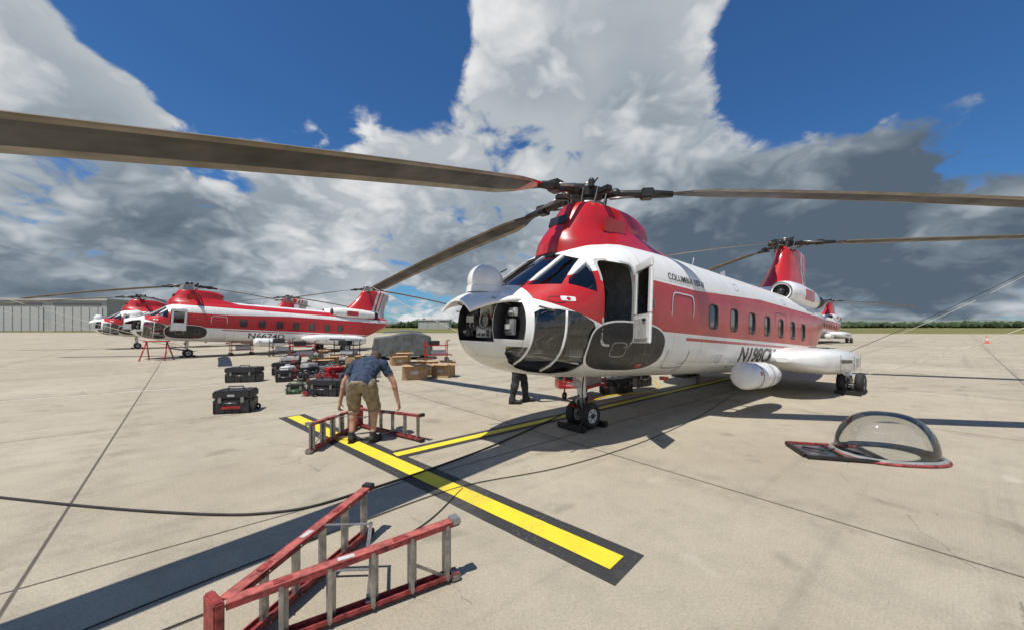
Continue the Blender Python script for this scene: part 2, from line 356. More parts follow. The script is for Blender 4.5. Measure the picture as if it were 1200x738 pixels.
def hull_paint(name,fin=False,alt=False):
    m,nt,p=newmat(name);N=NT(nt);o=N.obj();x,y,z=N.sep(o)
    if fin:
        s_=N.m('MULTIPLY',x,-1); q=N.m('SUBTRACT',s_,N.m('MULTIPLY',N.m('SUBTRACT',z,3),.35))
        msk=N.m('LESS_THAN',q,9.95)
        s2=N.m('MULTIPLY',N.m('GREATER_THAN',q,10.12),N.m('LESS_THAN',q,10.24)); msk=N.m('MAXIMUM',msk,s2)
        s2=N.m('MULTIPLY',N.m('GREATER_THAN',q,10.42),N.m('LESS_THAN',q,10.50)); msk=N.m('MAXIMUM',msk,s2)
        msk=N.m('MULTIPLY',msk,N.m('GREATER_THAN',z,3.35))
    else:
        L=N.mr(x,.9,1.85,1.60,1.88);U0=N.mr(x,.9,1.9,2.34,2.08);U=N.m('ADD',U0,N.mr(x,-1.5,-4.5,0,.16))
        msk=N.m('MULTIPLY',N.m('GREATER_THAN',z,L),N.m('LESS_THAN',z,U))
        msk=N.m('MULTIPLY',msk,N.m('LESS_THAN',x,1.84))
        ps=N.m('MULTIPLY',N.m('GREATER_THAN',z,N.m('SUBTRACT',L,.11)),N.m('LESS_THAN',z,N.m('SUBTRACT',L,.06)))
        ps=N.m('MULTIPLY',ps,N.m('LESS_THAN',x,-1.2)); msk=N.m('MAXIMUM',msk,ps)
        if alt: msk=N.m('MAXIMUM',msk,N.m('GREATER_THAN',z,2.72))
    f1=N.noise(o,1.6,5,.65)
    wh=N.mix(N.mr(f1,.4,.75,0,.30),C(.83,.83,.81),C(.62,.61,.57))
    st=N.n('ShaderNodeMapping'); st.inputs['Scale'].default_value=(6,6,.6); nt.links.new(o,st.inputs[0])
    wh=N.mix(N.mr(N.noise(st.outputs[0],1.4,4,.7),.55,.8,0,.35),wh,C(.42,.40,.36))
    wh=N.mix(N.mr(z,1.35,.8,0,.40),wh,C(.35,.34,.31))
    wh=N.mix(N.m('MULTIPLY',N.mr(x,-8.5,-11,0,.55),N.mr(z,2.3,2.9,0,1)),wh,C(.10,.09,.08))
    rd=N.mix(N.mr(f1,.35,.7,0,1),C(.52,.016,.018),C(.40,.02,.02))
    c=N.mix(msk,wh,rd)
    fx=N.m('FRACT',N.m('DIVIDE',N.m('ADD',x,50.12),.93)); fz=N.m('FRACT',N.m('DIVIDE',N.m('ADD',z,5.06),.62))
    ln=N.m('MAXIMUM',N.m('LESS_THAN',fx,.009),N.m('LESS_THAN',fz,.011))
    c=N.mix(N.m('MULTIPLY',ln,.4),c,C(.08,.08,.08))
    rv=N.m('MULTIPLY',N.m('LESS_THAN',N.m('ABSOLUTE',N.m('SUBTRACT',fx,.03)),.005),N.m('LESS_THAN',N.m('FRACT',N.m('MULTIPLY',z,22)),.35))
    c=N.mix(N.m('MULTIPLY',rv,.3),c,C(.1,.1,.1))
    nt.links.new(c,p.inputs['Base Color']); nt.links.new(N.mr(f1,.3,.7,.22,.40),p.inputs['Roughness'])
    p.inputs['Coat Weight'].default_value=.3;p.inputs['Coat Roughness'].default_value=.1
    nt.links.new(N.bump(N.m('SUBTRACT',N.noise(o,2.0,2),N.m('MULTIPLY',ln,.3)),.22,.02),p.inputs['Normal'])
    return m
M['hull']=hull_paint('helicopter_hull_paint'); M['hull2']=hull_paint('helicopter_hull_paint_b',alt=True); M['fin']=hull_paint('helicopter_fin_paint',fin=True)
CW=[2.16,3.06,3.98,4.87,5.8,6.7,7.6]
def build_hull():
    ss=list(np.arange(-2.30,-.6,.05))+list(np.arange(-.6,8,.25))+list(np.arange(8,11.5,.1))+[11.5]
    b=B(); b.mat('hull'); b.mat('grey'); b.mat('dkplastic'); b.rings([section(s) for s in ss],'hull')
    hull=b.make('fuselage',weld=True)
    def cutter(fn):
        c=B(); c.mat('hull');c.mat('grey');c.mat('dkplastic'); fn(c); return c.make('cutter',weld=False)
    def prismY(c,pts,mat='hull',y0=-2,y1=2):
        n=len(pts);vs=[(-s,y0,z) for s,z in pts]+[(-s,y1,z) for s,z in pts]
        fs=[tuple(range(n)),tuple(range(2*n-1,n-1,-1))]+[(i,n+i,n+(i+1)%n,(i+1)%n) for i in range(n)]
        c.add(vs,fs,mat)
    def prismX(c,pts,s0,s1,mat='hull'):
        n=len(pts);vs=[(-s0,y,z) for y,z in pts]+[(-s1,y,z) for y,z in pts]
        fs=[tuple(range(n)),tuple(range(2*n-1,n-1,-1))]+[(i,n+i,n+(i+1)%n,(i+1)%n) for i in range(n)]
        c.add(vs,fs,mat)
    def rnd(cx,cy,hx,hy,e=5,n=28):
        out=[]
        for i in range(n):
            t=2*math.pi*(i+.5)/n;c_=math.cos(t);q=math.sin(t);out.append((cx+hx*math.copysign(abs(c_)**(2/e),c_),cy+hy*math.copysign(abs(q)**(2/e),q)))
        return out
    cs=[]
    cs.append(cutter(lambda c:c.rings([section(s,.045,56) for s in list(np.arange(-1.86,.0,.09))],'grey')))
    def front(c):
        for sg in(1,-1):
            prismX(c,[(sg*.035,2.07),(sg*.40,2.07),(sg*.37,2.60),(sg*.035,2.66)],-3,-.92)
            prismX(c,[(sg*.46,2.07),(sg*.80,2.09),(sg*.70,2.50),(sg*.43,2.58)],-3,-1.02)
    cs.append(cutter(front))
    SW=[(-1.40,2.10),(-1.03,2.02),(-1.01,2.5),(-1.10,2.52),(-1.22,2.44)]
    CH=[(-1.885,1.285),(-2.09,1.285),(-2.06,1.19),(-1.95,1.08),(-1.80,1.01),(-1.6,.96),(-1.3,.94),(-1.10,.98),(-1.00,1.20),(-1.02,1.50),(-1.10,1.64),(-1.35,1.74),(-1.6,1.76),(-1.80,1.75),(-1.88,1.70)]
    def side(c):
        prismY(c,SW,y0=.80,y1=2); prismY(c,SW,y0=-2,y1=-.80)
        prismY(c,CH,'grey',y0=.20,y1=2); prismY(c,CH,'grey',y0=-2,y1=-.20)
    cs.append(cutter(side))
    cs.append(cutter(lambda c:prismY(c,rnd(-.62,1.93,.31,.56,8),'grey',y0=.7,y1=2)))
    cs.append(cutter(lambda c:prismY(c,[(-3,1.33),(-1.93,1.33),(-1.93,1.86),(-3,1.86)],'dkplastic',-.40,.40)))
    def bay2(c):
        prismY(c,[(-3,1.37),(-1.96,1.37),(-1.96,1.82),(-3,1.82)],'dkplastic',.405,1.2); prismY(c,[(-3,1.37),(-1.96,1.37),(-1.96,1.82),(-3,1.82)],'dkplastic',-1.2,-.405)
    cs.append(cutter(bay2))
    def wins(c):
        for s in CW:
            for a,bb in((1.05,1.4),(-1.4,-1.05)): prismY(c,rnd(s,1.95,.17,.21,4),'dkplastic',a,bb)
    cs.append(cutter(wins))
    for k,c in enumerate(cs):
        md=hull.modifiers.new('b%d'%k,'BOOLEAN'); md.object=c; md.operation='DIFFERENCE'; md.solver='EXACT'
    dg=bpy.context.evaluated_depsgraph_get(); me=bpy.data.meshes.new_from_object(hull.evaluated_get(dg)); hull.modifiers.clear(); hull.data=me
    print('HULL',len(me.polygons),[m.name for m in me.materials])
    for c in cs: bpy.data.objects.remove(c)
    me.polygons.foreach_set('use_smooth',[True]*len(me.polygons))
    try: me.set_sharp_from_angle(angle=rad(32))
    except Exception as ex: print(ex)
    return hull

def patch(b,cs,cz,hs,hz,off,mat,side=1,e=5,n=40,inner=0.0,rings=5):
    vs=[];fs=[]
    def pt(k,t):
        c_=math.cos(t);q=math.sin(t)
        s=cs+hs*k*math.copysign(abs(c_)**(2/e),c_);z=cz+hz*k*math.copysign(abs(q)**(2/e),q)
        return (-s,side*(surfY(s,z)+off),z)
    ks=[inner+(1-inner)*i/rings for i in range(rings+1)]
    for k in ks:
        for i in range(n): vs.append(pt(k,2*math.pi*(i+.5)/n))
    for r_ in range(rings):
        for i in range(n):
            q=(r_*n+i,r_*n+(i+1)%n,(r_+1)*n+(i+1)%n,(r_+1)*n+i); fs.append(q)
    b.add(vs,fs,mat,True)
def outline(b,cs,cz,hs,hz,wd,off,mat,side=1,e=8,n=56):
    vs=[];fs=[]
    for k in range(2):
        for i in range(n):
            t=2*math.pi*(i+.5)/n;c_=math.cos(t);q=math.sin(t);a=hs-(wd if k else 0);z_=hz-(wd if k else 0)
            s=cs+a*math.copysign(abs(c_)**(2/e),c_);z=cz+z_*math.copysign(abs(q)**(2/e),q)
            vs.append((-s,side*(surfY(s,z)+off),z))
    for i in range(n): fs.append((i,(i+1)%n,n+(i+1)%n,n+i))
    b.add(vs,fs,mat,True)
def hullring(s0,s1,w_,z,e=2.4,n=40):
    cs=(s0+s1)/2;h=(s1-s0)/2;out=[]
    for i in range(n):
        t=2*math.pi*i/n;c_=math.cos(t);q=math.sin(t)
        out.append((-(cs+h*math.copysign(abs(c_)**(2/e),c_)),w_*math.copysign(abs(q)**(2/e),q),z))
    return out
def lerp_rings(tab,k=6):
    T=np.array(tab,float);out=[]
    f=[pchip(T[:,0],T[:,j]) for j in range(1,4)]
    for z in np.linspace(T[0,0],T[-1,0],len(tab)*k):
        out.append(hullring(f[0](z),f[1](z),f[2](z),z))
    return out

def build_airframe():
    parts=[]
    parts.append(build_hull())
    b=B(); b.rings(lerp_rings([(2.68,-1.02,3.1,.84),(2.84,-1.0,2.8,.76),(2.97,-.95,2.35,.64),(3.10,-.86,1.70,.54),(3.20,-.79,1.36,.49),(3.30,-.73,1.40,.47),(3.42,-.66,1.38,.44),(3.52,-.58,1.20,.41),(3.58,-.5,1.0,.36),(3.60,-.4,.85,.28)]),'redp')
    b.box((0.05,.515,3.2),(.5,.02,.22),'redp',(-.17,0,0),.006)
    b.box((0.78,0,3.22),(.05,.34,.16),'dkplastic',(0,-.3,0),.01)
    b.tube([(-1.9,.1,3.03),(-2.6,.1,3.10),(-2.9,.1,3.06)],.03,'dark')
    b.rings([[(-s,.30*math.cos(t),2.93+.17*math.sin(t)) for t in np.linspace(0,math.pi,14)]+[(-s,-.2,2.85),(-s,.2,2.85)] for s in(1.2,3,5,7,8.6)],'whitep')
    parts.append(b.make('front_rotor_pylon'))
    b=B(); b.rings(lerp_rings([(2.8,7.5,11.3,.72),(3.2,8.1,11.25,.56),(3.8,8.8,11.35,.40),(4.4,9.3,11.6,.30),(4.75,9.5,11.6,.27),(4.85,9.65,11.3,.20)]),'fin')
    parts.append(b.make('rear_rotor_pylon'))
    b=B()
    for sd in(1,-1):
        y=.70*sd; prof=[(7.15,.20),(7.12,.25),(7.2,.29),(7.5,.34),(8.2,.37),(9.3,.34),(9.9,.26),(10.1,.22)]
        R=[[(-s,y+r_*math.cos(t),3.02+r_*math.sin(t)) for t in np.linspace(0,2*math.pi,25)[:-1]] for s,r_ in prof]
        b.rings(R,'whitep',cap=False)
        b.add([(-7.22,y+.24*math.cos(t),3.02+.24*math.sin(t)) for t in np.linspace(0,2*math.pi,25)[:-1]],[tuple(range(24))],'black')
        b.sph((-7.2,y,3.02),(.16,.1,.1),'dark'); b.cyl((-10.0,y,3.02),(-10.35,y+sd*.1,3.03),.2,'dark',.19,24)
        b.torus((-7.13,y,3.02),(1,0,0),.25,.018,'steel')
        b.box((-8.4,y+sd*.36,3.02),(.8,.02,.3),'redp',bev=.005)
    parts.append(b.make('engine_nacelles'))
    b=B()
    for sd in(1,-1):
        tab=[(5.15,.12,.05),(5.3,.35,.14),(5.6,.56,.22),(6.1,.74,.29),(7,.80,.33),(8.3,.80,.33),(8.8,.74,.29),(9.05,.57,.2),(9.12,.4,.12)]
        R=[]
        for s,w_,h_ in tab:
            R.append([(-s,sd*1.32+w_*math.copysign(abs(math.cos(t))**(.5),math.cos(t)),1.22+h_*math.copysign(abs(math.sin(t))**(.55),math.sin(t))) for t in np.linspace(0,2*math.pi,33)[:-1]])
        b.rings(R,'whitep')
        b.box((-7.0,sd*2.12,1.24),(1.0,.02,.08),'dkplastic'); b.box((-8.1,sd*2.12,1.22),(.5,.02,.22),'ltgrey',bev=.004)
        b.box((-6.9,sd*1.6,1.555),(.5,.4,.012),'ltgrey',bev=.004); b.box((-7.6,sd*1.6,1.555),(.35,.3,.012),'dkplastic',bev=.004)
        for x in(-6.3,-7.75,-8.5): b.box((x,sd*2.121,1.2),(.008,.006,.4),'dark')
        pr=[(2.62,.02),(2.63,.17),(2.68,.225),(2.75,.245),(3.6,.25),(3.95,.22),(4.2,.16),(4.35,.08),(4.38,.01)]
        yy=sd*1.42
        b.rings([[(-s,yy+r_*math.cos(t),.92+r_*math.sin(t)) for t in np.linspace(0,2*math.pi,29)[:-1]] for s,r_ in pr],'whitep')
        for s in(2.95,3.5): b.torus((-s,yy,.92),(1,0,0),.25,.008,'steel'); b.beam((-s,sd*1.0,1.05),(-s,yy,1.1),.05,.05,'steel')
        b.box((-2.85,yy+sd*.24,.98),(.07,.02,.07),'redp',bev=.005)
    parts.append(b.make('sponsons'))
    b=B()
    for sd in(1,-1):
        outline(b,-.28,1.34,.86,.36,.035,.004,'whitep',sd,3.0); patch(b,-.28,1.34,.835,.335,.006,'dkplastic',sd,3.0,56,rings=8)
        outline(b,-.55,1.30,.16,.10,.008,.009,'ltgrey',sd,4); outline(b,.15,1.38,.10,.14,.006,.009,'steel',sd,6)
        outline(b,1.05,1.62,.36,.62,.02,.006,'whitep',sd,9); outline(b,1.05,1.62,.33,.59,.008,.005,'dark',sd,9)
        outline(b,5.8,1.65,.42,.66,.012,.005,'dark',sd,9)
        for s in CW: outline(b,s,1.95,.186,.226,.017,.005,'dark' ,sd,4)
        outline(b,-.62,1.93,.345,.595,.03,.006,'ltgrey',sd,8)
        outline(b,-1.6,1.88,.10,.045,.008,.004,'dark',sd,2)
        for s,z in((1.3,1.05),(2.6,1.2),(4.4,1.05),(6.2,2.62),(3.3,2.62),(8.3,1.75),(9.2,2.2)):
            outline(b,s,z,.10,.07,.006,.003,'dark',sd,6)
        patch(b,-1.47,1.90,.09,.03,.005,'whitep',sd,6,24); patch(b,-1.47,1.90,.025,.022,.007,'redp',sd,2,16)
        patch(b,.10,1.07,.07,.03,.009,'redp',sd,6,16)
        for s in CW: b.box((-s,sd*1.071,1.95),(.36,.004,.44),'dglass')
        for s0 in(-1.88,-1.50):
            pts=[(-s0,sd*(surfY(s0,z)-.012),z) for z in np.linspace(max(fzb(s0)+.07,.97),1.75 if s0>-1.8 else 1.70,10)]; b.tube(pts,.016,'whitep',8)
        b.box((-.15,sd*1.115,2.0),(.03,.03,.14),'steel',bev=.008)
    for sg in(1,-1):
        b.tube([(1.93,sg*.22,2.09),(1.62,sg*.30,2.33),(1.5,sg*.30,2.40)],.009,'black',6)
        b.cyl((1.6,sg*.85,1.74),(1.95,sg*.92,1.76),.012,'steel')
    b.tube([(-3.2,.15,3.0),(-3.2,.2,3.32)],.012,'whitep',6); b.box((-5.2,0,3.2),(.25,.02,.3),'whitep',(0,.3,0),.005)
    b.beam((-4,0,.86),(-4,0,.55),.02,.12,'dark'); b.cyl((-1.6,.5,.84),(-1.6,.5,.78),.08,'redp')
    parts.append(b.make('hull_fittings'))
    b=B()
    for (x,y,z,sx,sy,sz,mt) in[(1.99,-.25,1.62,.12,.3,.3,'dkplastic'),(1.99,.08,1.70,.14,.26,.2,'ltgrey'),(1.99,.33,1.58,.14,.16,.34,'dark'),(2.0,.05,1.46,.12,.34,.16,'steel'),(2.0,-.38,1.45,.1,.12,.12,'alu'),(1.99,.52,1.52,.05,.16,.2,'grey'),(1.98,.55,1.70,.04,.14,.1,'ltgrey')]:
        b.box((x+.05,y,z),(sx,sy,sz),mt,bev=.008); b.box((x+.07+sx/2,y,z),(.03,sy*.6,sz*.3),'ltgrey',bev=.003)
        for k in range(3): b.cyl((x+.05+sx/2,y-sy*.3+k*sy*.3,z-sz*.3),(x+.08+sx/2,y-sy*.3+k*sy*.3,z-sz*.3),.014,'steel',n=8)
    for i in range(16):
        y=random.uniform(-.45,.52); b.tube([(2.03,y,1.40+random.random()*.1),(2.17-abs(y)*.15,y+.05,1.5+random.random()*.15),(2.05,y+random.uniform(-.15,.15),1.74)],.008,random.choice(['black','rope','redp','black']),6)
    b.torus((2.16,.12,1.6),(1,0,0),.085,.015,'steel'); b.cyl((2.08,.12,1.6),(2.15,.12,1.6),.08,'dglass')
    R=[]
    for k,t in enumerate(np.linspace(0,1,9)):
        xx=1.86+t*.66; hw=.60*(1-.42*t**2.2); zz=2.02-.05*t-.13*t**3; r_=[]
        for q in np.linspace(-1,1,17): r_.append((xx,hw*q,zz-.15*q*q))
        for q in np.linspace(1,-1,17): r_.append((xx,hw*q*.97,zz-.03-.15*q*q))
        R.append(r_)
    b.rings(R,'whitep')
    b.sph((2.10,.02,2.11),(.235,.235,.22),'whitep',32); b.cyl((2.10,.02,1.95),(2.10,.02,2.03),.245,'whitep',.238,32)
    for sg in(1,-1): b.tube([(2.02,sg*.50,1.78),(2.3,sg*.46,1.86)],.009,'steel',6)
    parts.append(b.make('nose_equipment_hatch'))
    b=B()
    SS=list(np.arange(-2.13,-.94,.05)); secs=[section(s,.018,72) for s in SS]
    for i in range(len(SS)-1):
        for k in range(72):
            q=[secs[i][k],secs[i][(k+1)%72],secs[i+1][(k+1)%72],secs[i+1][k]]
            if SS[i]<-1.90 and max(v[2] for v in q)>1.325: continue
            b.add(q,[(0,1,2,3)],'chin' if q[0][2]<1.86 else 'glass',True)
    parts.append(b.make('cockpit_glazing',weld=True))
    b=B()
    b.box((.72,0,1.16),(1.1,1.6,.03),'grey'); b.box((1.55,0,1.10),(.7,.5,.04),'ltgrey',bev=.01)
    b.box((1.46,0,1.86),(.30,1.3,.28),'dkplastic',(0,-.25,0),.03); b.box((1.25,0,1.5),(.5,.26,.5),'dkplastic',bev=.02)
    for y in(.42,-.42):
        b.box((.62,y,1.50),(.46,.46,.12),'darkcl',bev=.04); b.box((.38,y,1.86),(.12,.46,.66),'darkcl',(0,-.12,0),.04); b.box((.33,y,2.25),(.08,.26,.18),'darkcl',(0,-.1,0),.03)
        b.tube([(.95,y,1.2),(.92,y,1.55),(.85,y,1.72)],.015,'black'); b.box((.60,y,1.3),(.3,.36,.26),'steel')
        for i in range(5): b.cyl((1.275,y-.2+.1*i,1.86),(1.265,y-.2+.1*i,1.865),.038,'ltgrey',n=12)
        for k in(-.12,.12): b.box((1.45,y+k,1.32),(.04,.11,.16),'steel',(0,.5,0),.01); b.tube([(1.2,y+k,1.5),(1.45,y+k,1.36)],.014,'alu')
        b.tube([(1.75,y*.6,1.1),(1.68,y*1.2,1.4),(1.62,y*1.3,1.75)],.016,'ltgrey'); b.tube([(1.1,y*1.9,1.1),(1.4,y*1.75,1.14),(1.75,y*1.2,1.2)],.018,'ltgrey')
    b.box((.75,0,2.62),(.6,.4,.06),'dkplastic',bev=.01)
    parts.append(b.make('cockpit_interior'))
    b=B()
    def leaf(u0,u1,z0,z1,th,mt,off=0): 
        b.box(((u0+u1)/2,off,(z0+z1)/2),(u1-u0,th,z1-z0),mt,bev=.012)
    leaf(0,.60,1.40,1.78,.035,'whitep'); leaf(0,.60,2.36,2.48,.035,'whitep'); leaf(0,.09,1.78,2.36,.035,'whitep'); leaf(.51,.60,1.78,2.36,.035,'whitep')
    leaf(.09,.51,1.78,2.36,.006,'glass'); leaf(.06,.54,1.46,1.72,.012,'ltgrey',-.025); b.box((.45,-.03,1.70),(.1,.03,.03),'dark',bev=.005)
    o=b.make('cockpit_door'); o.location=(.31,1.10,0); o.rotation_euler=(0,0,rad(52)); parts.append(o)
    return parts

def wheel(b,c,r,wd):
    x,y,z=c
    b.torus(c,(0,1,0),r*.70,r*.30,'black',flat=wd/(r*.6)*1.0)
    b.cyl((x,y-wd*.38,z),(x,y+wd*.38,z),r*.52,'rim',n=24); b.cyl((x,y-wd*.45,z),(x,y+wd*.45,z),r*.2,'dark',n=16)
    for i in range(6):
        t=i*math.pi/3
        for s in(1,-1): b.cyl((x+r*.36*math.cos(t),y+s*wd*.36,z+r*.36*math.sin(t)),(x+r*.36*math.cos(t),y+s*wd*.40,z+r*.36*math.sin(t)),r*.07,'dark',n=8)
def build_gear():
    b=B()
    for y in(.15,-.15): wheel(b,(0,y,.215),.215,.15)
    b.cyl((0,-.2,.215),(0,.2,.215),.035,'steel'); b.cyl((0,0,.215),(.02,0,.55),.045,'alu'); b.cyl((.02,0,.5),(.06,0,1.0),.075,'whitep')
    b.tube([(.06,0,.80),(-.35,0,1.0)],.035,'whitep'); b.tube([(.07,0,.56),(.17,0,.44),(.06,0,.30)],.018,'steel')
    b.tube([(.05,.07,.9),(.12,.09,.6),(.05,.06,.35)],.009,'black'); b.sph((.13,.0,.72),(.05,.07,.07),'ltgrey')
    b.beam((.03,-.05,.30),(.28,-.05,.40),.03,.02,'redp')
    for sx in(1,-1): b.box((sx*.27,0,.05),(.12,.55,.10),'dark',(0,0,0),.02)
    for sd in(1,-1):
        for y in(1.93,2.27): wheel(b,(-7.57,sd*y,.265),.265,.18)
        b.cyl((-7.57,sd*1.85,.265),(-7.57,sd*2.35,.265),.04,'steel'); b.cyl((-7.57,sd*2.1,.265),(-7.5,sd*2.0,.85),.05,'alu'); b.cyl((-7.53,sd*2.05,.45),(-7.5,sd*1.98,.95),.075,'whitep')
        b.tube([(-7.57,sd*2.1,.35),(-7.1,sd*1.9,.65)],.03,'whitep')
        for sx in(1,-1): b.box((-7.57+sx*.33,sd*2.1,.05),(.12,.5,.1),'dark',(0,0,0),.02)
    return b.make('landing_gear')
def blade(b,H,ang,c1,c2,pitch,lead,R=7.6,root='dark'):
    dr=Vector((math.cos(ang),math.sin(ang),0)); le=Vector((-dr.y,dr.x,0))*lead; up=Vector((0,0,1))
    def cen(r): return H+dr*r-up*(c1*max(0,r-.35)+c2*r*r)
    b.tube([cen(.2),cen(.6),cen(1.0),cen(1.35)],[.075,.06,.07,.05],'dark',12)
    b.tube([cen(.45)+le*.16+up*.02,cen(1.0)+le*.10],.028,'steel'); b.tube([cen(.35)-le*.12-up*.12,cen(.75)-le*.03-up*.05],.02,'steel')
    b.sph(cen(.45),(.1,.1,.09),'dark',12); b.box(cen(.95),(.2,.2,.16),'dark',(0,0,ang),.02)
    prof=[(0.0,0.0),(.03,.026),(.10,.042),(.22,.05),(.45,.042),(.75,.02),(1.0,.003)]
    rs=[1.15,1.35,1.6,1.9]+list(np.linspace(2.3,R-.15,22))+[R-.03,R]
    ring=[]
    for r in rs:
        k=min(1,max(0,(r-1.1)/.8)); k=k*k*(3-2*k); ch=.12+(.49-.12)*k
        if r>R-.1: ch*=.9 if r<R-.01 else .6
        tw=pitch*(1-.6*r/R); ct,st=math.cos(tw),math.sin(tw); c=cen(r); pts=[]
        for a,h in prof: pts.append((a,h))
        for a,h in reversed(prof[1:-1]): pts.append((a,-h*.6))
        q=[]
        for a,h in pts:
            cc=(.27-a)*ch; hh=h*(ch if ch>.2 else .25)*1.0
            q.append(c+le*(cc*ct)+up*(cc*st+hh))
        ring.append(q)
    n=len(ring[0])
    for i in range(len(ring)-1):
        rm=(rs[i]+rs[i+1])/2
        for k in range(n):
            k2=(k+1)%n; mc=(pts[k][0]+pts[k2][0])/2
            mt='bladeL' if mc<.16 else ('bladeU')
            if mc>.86: mt='bladeL'
            if rm<1.75: mt=root if rm>1.4 else 'dark'
            b.add([ring[i][k],ring[i][k2],ring[i+1][k2],ring[i+1][k]],[(0,1,2,3)],mt,True)
    b.add(ring[-1],[tuple(range(n))],'bladeL')
def hub(b,H):
    b.cyl(H-Vector((0,0,.35)),H+Vector((0,0,.08)),.11,'steel',n=20); b.cyl(H-Vector((0,0,.07)),H+Vector((0,0,.07)),.25,'dark',n=24)
    b.cyl(H+Vector((0,0,.07)),H+Vector((0,0,.17)),.14,'dark',.08,n=20); b.sph(H+Vector((0,0,.17)),(.08,.08,.05),'alu')
    b.torus(H-Vector((0,0,.2)),(0,0,1),.25,.035,'steel'); b.cyl(H-Vector((0,0,.27)),H-Vector((0,0,.2)),.27,'dark',n=24)
    for i in range(9):
        t=i*2*math.pi/9+.3; r_=.29
        b.cyl(H+Vector((r_*math.cos(t),r_*math.sin(t),-.27)),H+Vector((r_*1.15*math.cos(t+.2),r_*1.15*math.sin(t+.2),.02)),.014,'steel',n=8)
    for i in range(3):
        t=i*2*math.pi/3+.9; c=H+Vector((.30*math.cos(t),.30*math.sin(t),.03)); b.cyl(c,c+Vector((0,0,.10)),.05,'dark'); b.sph(c+Vector((0,0,.10)),.045,'dark',10)
        b.tube([c,c+Vector((-.1*math.sin(t),.1*math.cos(t),.14)),H+Vector((0,0,.12))],.012,'black',6)
        b.box(H+Vector((.42*math.cos(t+.5),.42*math.sin(t+.5),-.04)),(.22,.12,.1),'dark',(0,0,t+.5),.02)
def make_heli(name,loc,th,fb,rb,parts,gear,first,alt=False):
    root=empty(name,loc,th); af=empty('airframe',parent=root); af.rotation_euler=(0,rad(-3.5),0)
    for pt in parts:
        o=pt if first else bpy.data.objects.new(pt.name,pt.data)
        if not first:
            S.collection.objects.link(o); o.location=pt.location; o.rotation_euler=pt.rotation_euler
            if pt.name.startswith('cockpit_door'): o.rotation_euler=(0,0,rad(2))
            if pt.name.startswith('fuselage') and alt:
                o.material_slots[0].link='OBJECT'; o.material_slots[0].material=M['hull2']
        o.parent=af
    g=gear if first else bpy.data.objects.new('landing_gear',gear.data)
    if not first: S.collection.objects.link(g)
    g.parent=root
    for nm,H,bl,ld in(('front_rotor',Vector((-.12,0,3.82)),fb,1),('rear_rotor',Vector((-10.16,0,4.36)),rb,-1)):
        b=B(); hub(b,H)
        for i,(a,c1,c2,pt) in enumerate(bl): blade(b,H,rad(a)-th,c1,c2,rad(pt),ld,root='redp' if (first and nm=='front_rotor' and i==0) else 'dark')
        b.make(nm,root)
    return root,af
def lettering(txt,name,s0,z0,size,xs,parent,mat='textk',off=.010):
    cu=bpy.data.curves.new(name,'FONT'); cu.body=txt; cu.size=size; cu.offset=size*.012
    o=bpy.data.objects.new(name,cu); S.collection.objects.link(o)
    dg=bpy.context.evaluated_depsgraph_get(); me=bpy.data.meshes.new_from_object(o.evaluated_get(dg)); bpy.data.objects.remove(o)
    b=bmesh.new(); b.from_mesh(me); bmesh.ops.triangulate(b,faces=b.faces); bmesh.ops.subdivide_edges(b,edges=[e for e in b.edges if e.calc_length()>.1],cuts=2)
    bmesh.ops.triangulate(b,faces=b.faces)
    for v in b.verts:
        s=s0+v.co.x*xs; z=z0+v.co.y; v.co=Vector((-s,surfY(s,z)+off,z))
    b.to_mesh(me); b.free(); me.materials.clear(); me.materials.append(M[mat])
    o=bpy.data.objects.new(name,me); S.collection.objects.link(o); o.parent=parent; return o

TH=rad(219.2)
parts=build_airframe(); gear=build_gear()
h1,af1=make_heli('tandem_rotor_helicopter',(1.16,6.3,0),TH,
  [(230,.195,.003,14),(136,.10,.0055,8),(-8,.045,.0045,6)],[(-22,.03,.002,6),(90,.03,.003,6),(218,.15,.003,6)],parts,gear,True)
lettering('N198CH','registration_lettering',3.50,1.16,.42,1.30,af1)
lettering('COLUMBIA 107-II','operator_lettering',.60,2.42,.15,1.05,af1)
for nm,loc,th,fb,rb,tx in[
 ('tandem_rotor_helicopter',(-17.4,20.6,0),228,[(190,.06,.006,5),(70,.06,.006,5),(310,.06,.006,5)],[(170,.06,.006,5),(50,.06,.006,5),(290,.06,.006,5)],'N6674D'),
 ('tandem_rotor_helicopter',(-27.8,28.5,0),228,[(205,.06,.006,5),(85,.06,.006,5),(325,.06,.006,5)],[(180,.06,.006,5),(60,.06,.006,5),(300,.06,.006,5)],'N193CH'),
 ('tandem_rotor_helicopter',(26.0,34.7,0),219,[(205,.06,.006,5),(85,.06,.006,5),(325,.06,.006,5)],[(-14,.05,.006,5),(106,.06,.006,5),(226,.06,.006,5)],'N191CH')]:
    hh,aa=make_heli(nm,loc,rad(th),fb,rb,parts,gear,False,tx!='N191CH')
    lettering(tx,'registration_lettering',2.4,1.14,.40,1.35,aa)

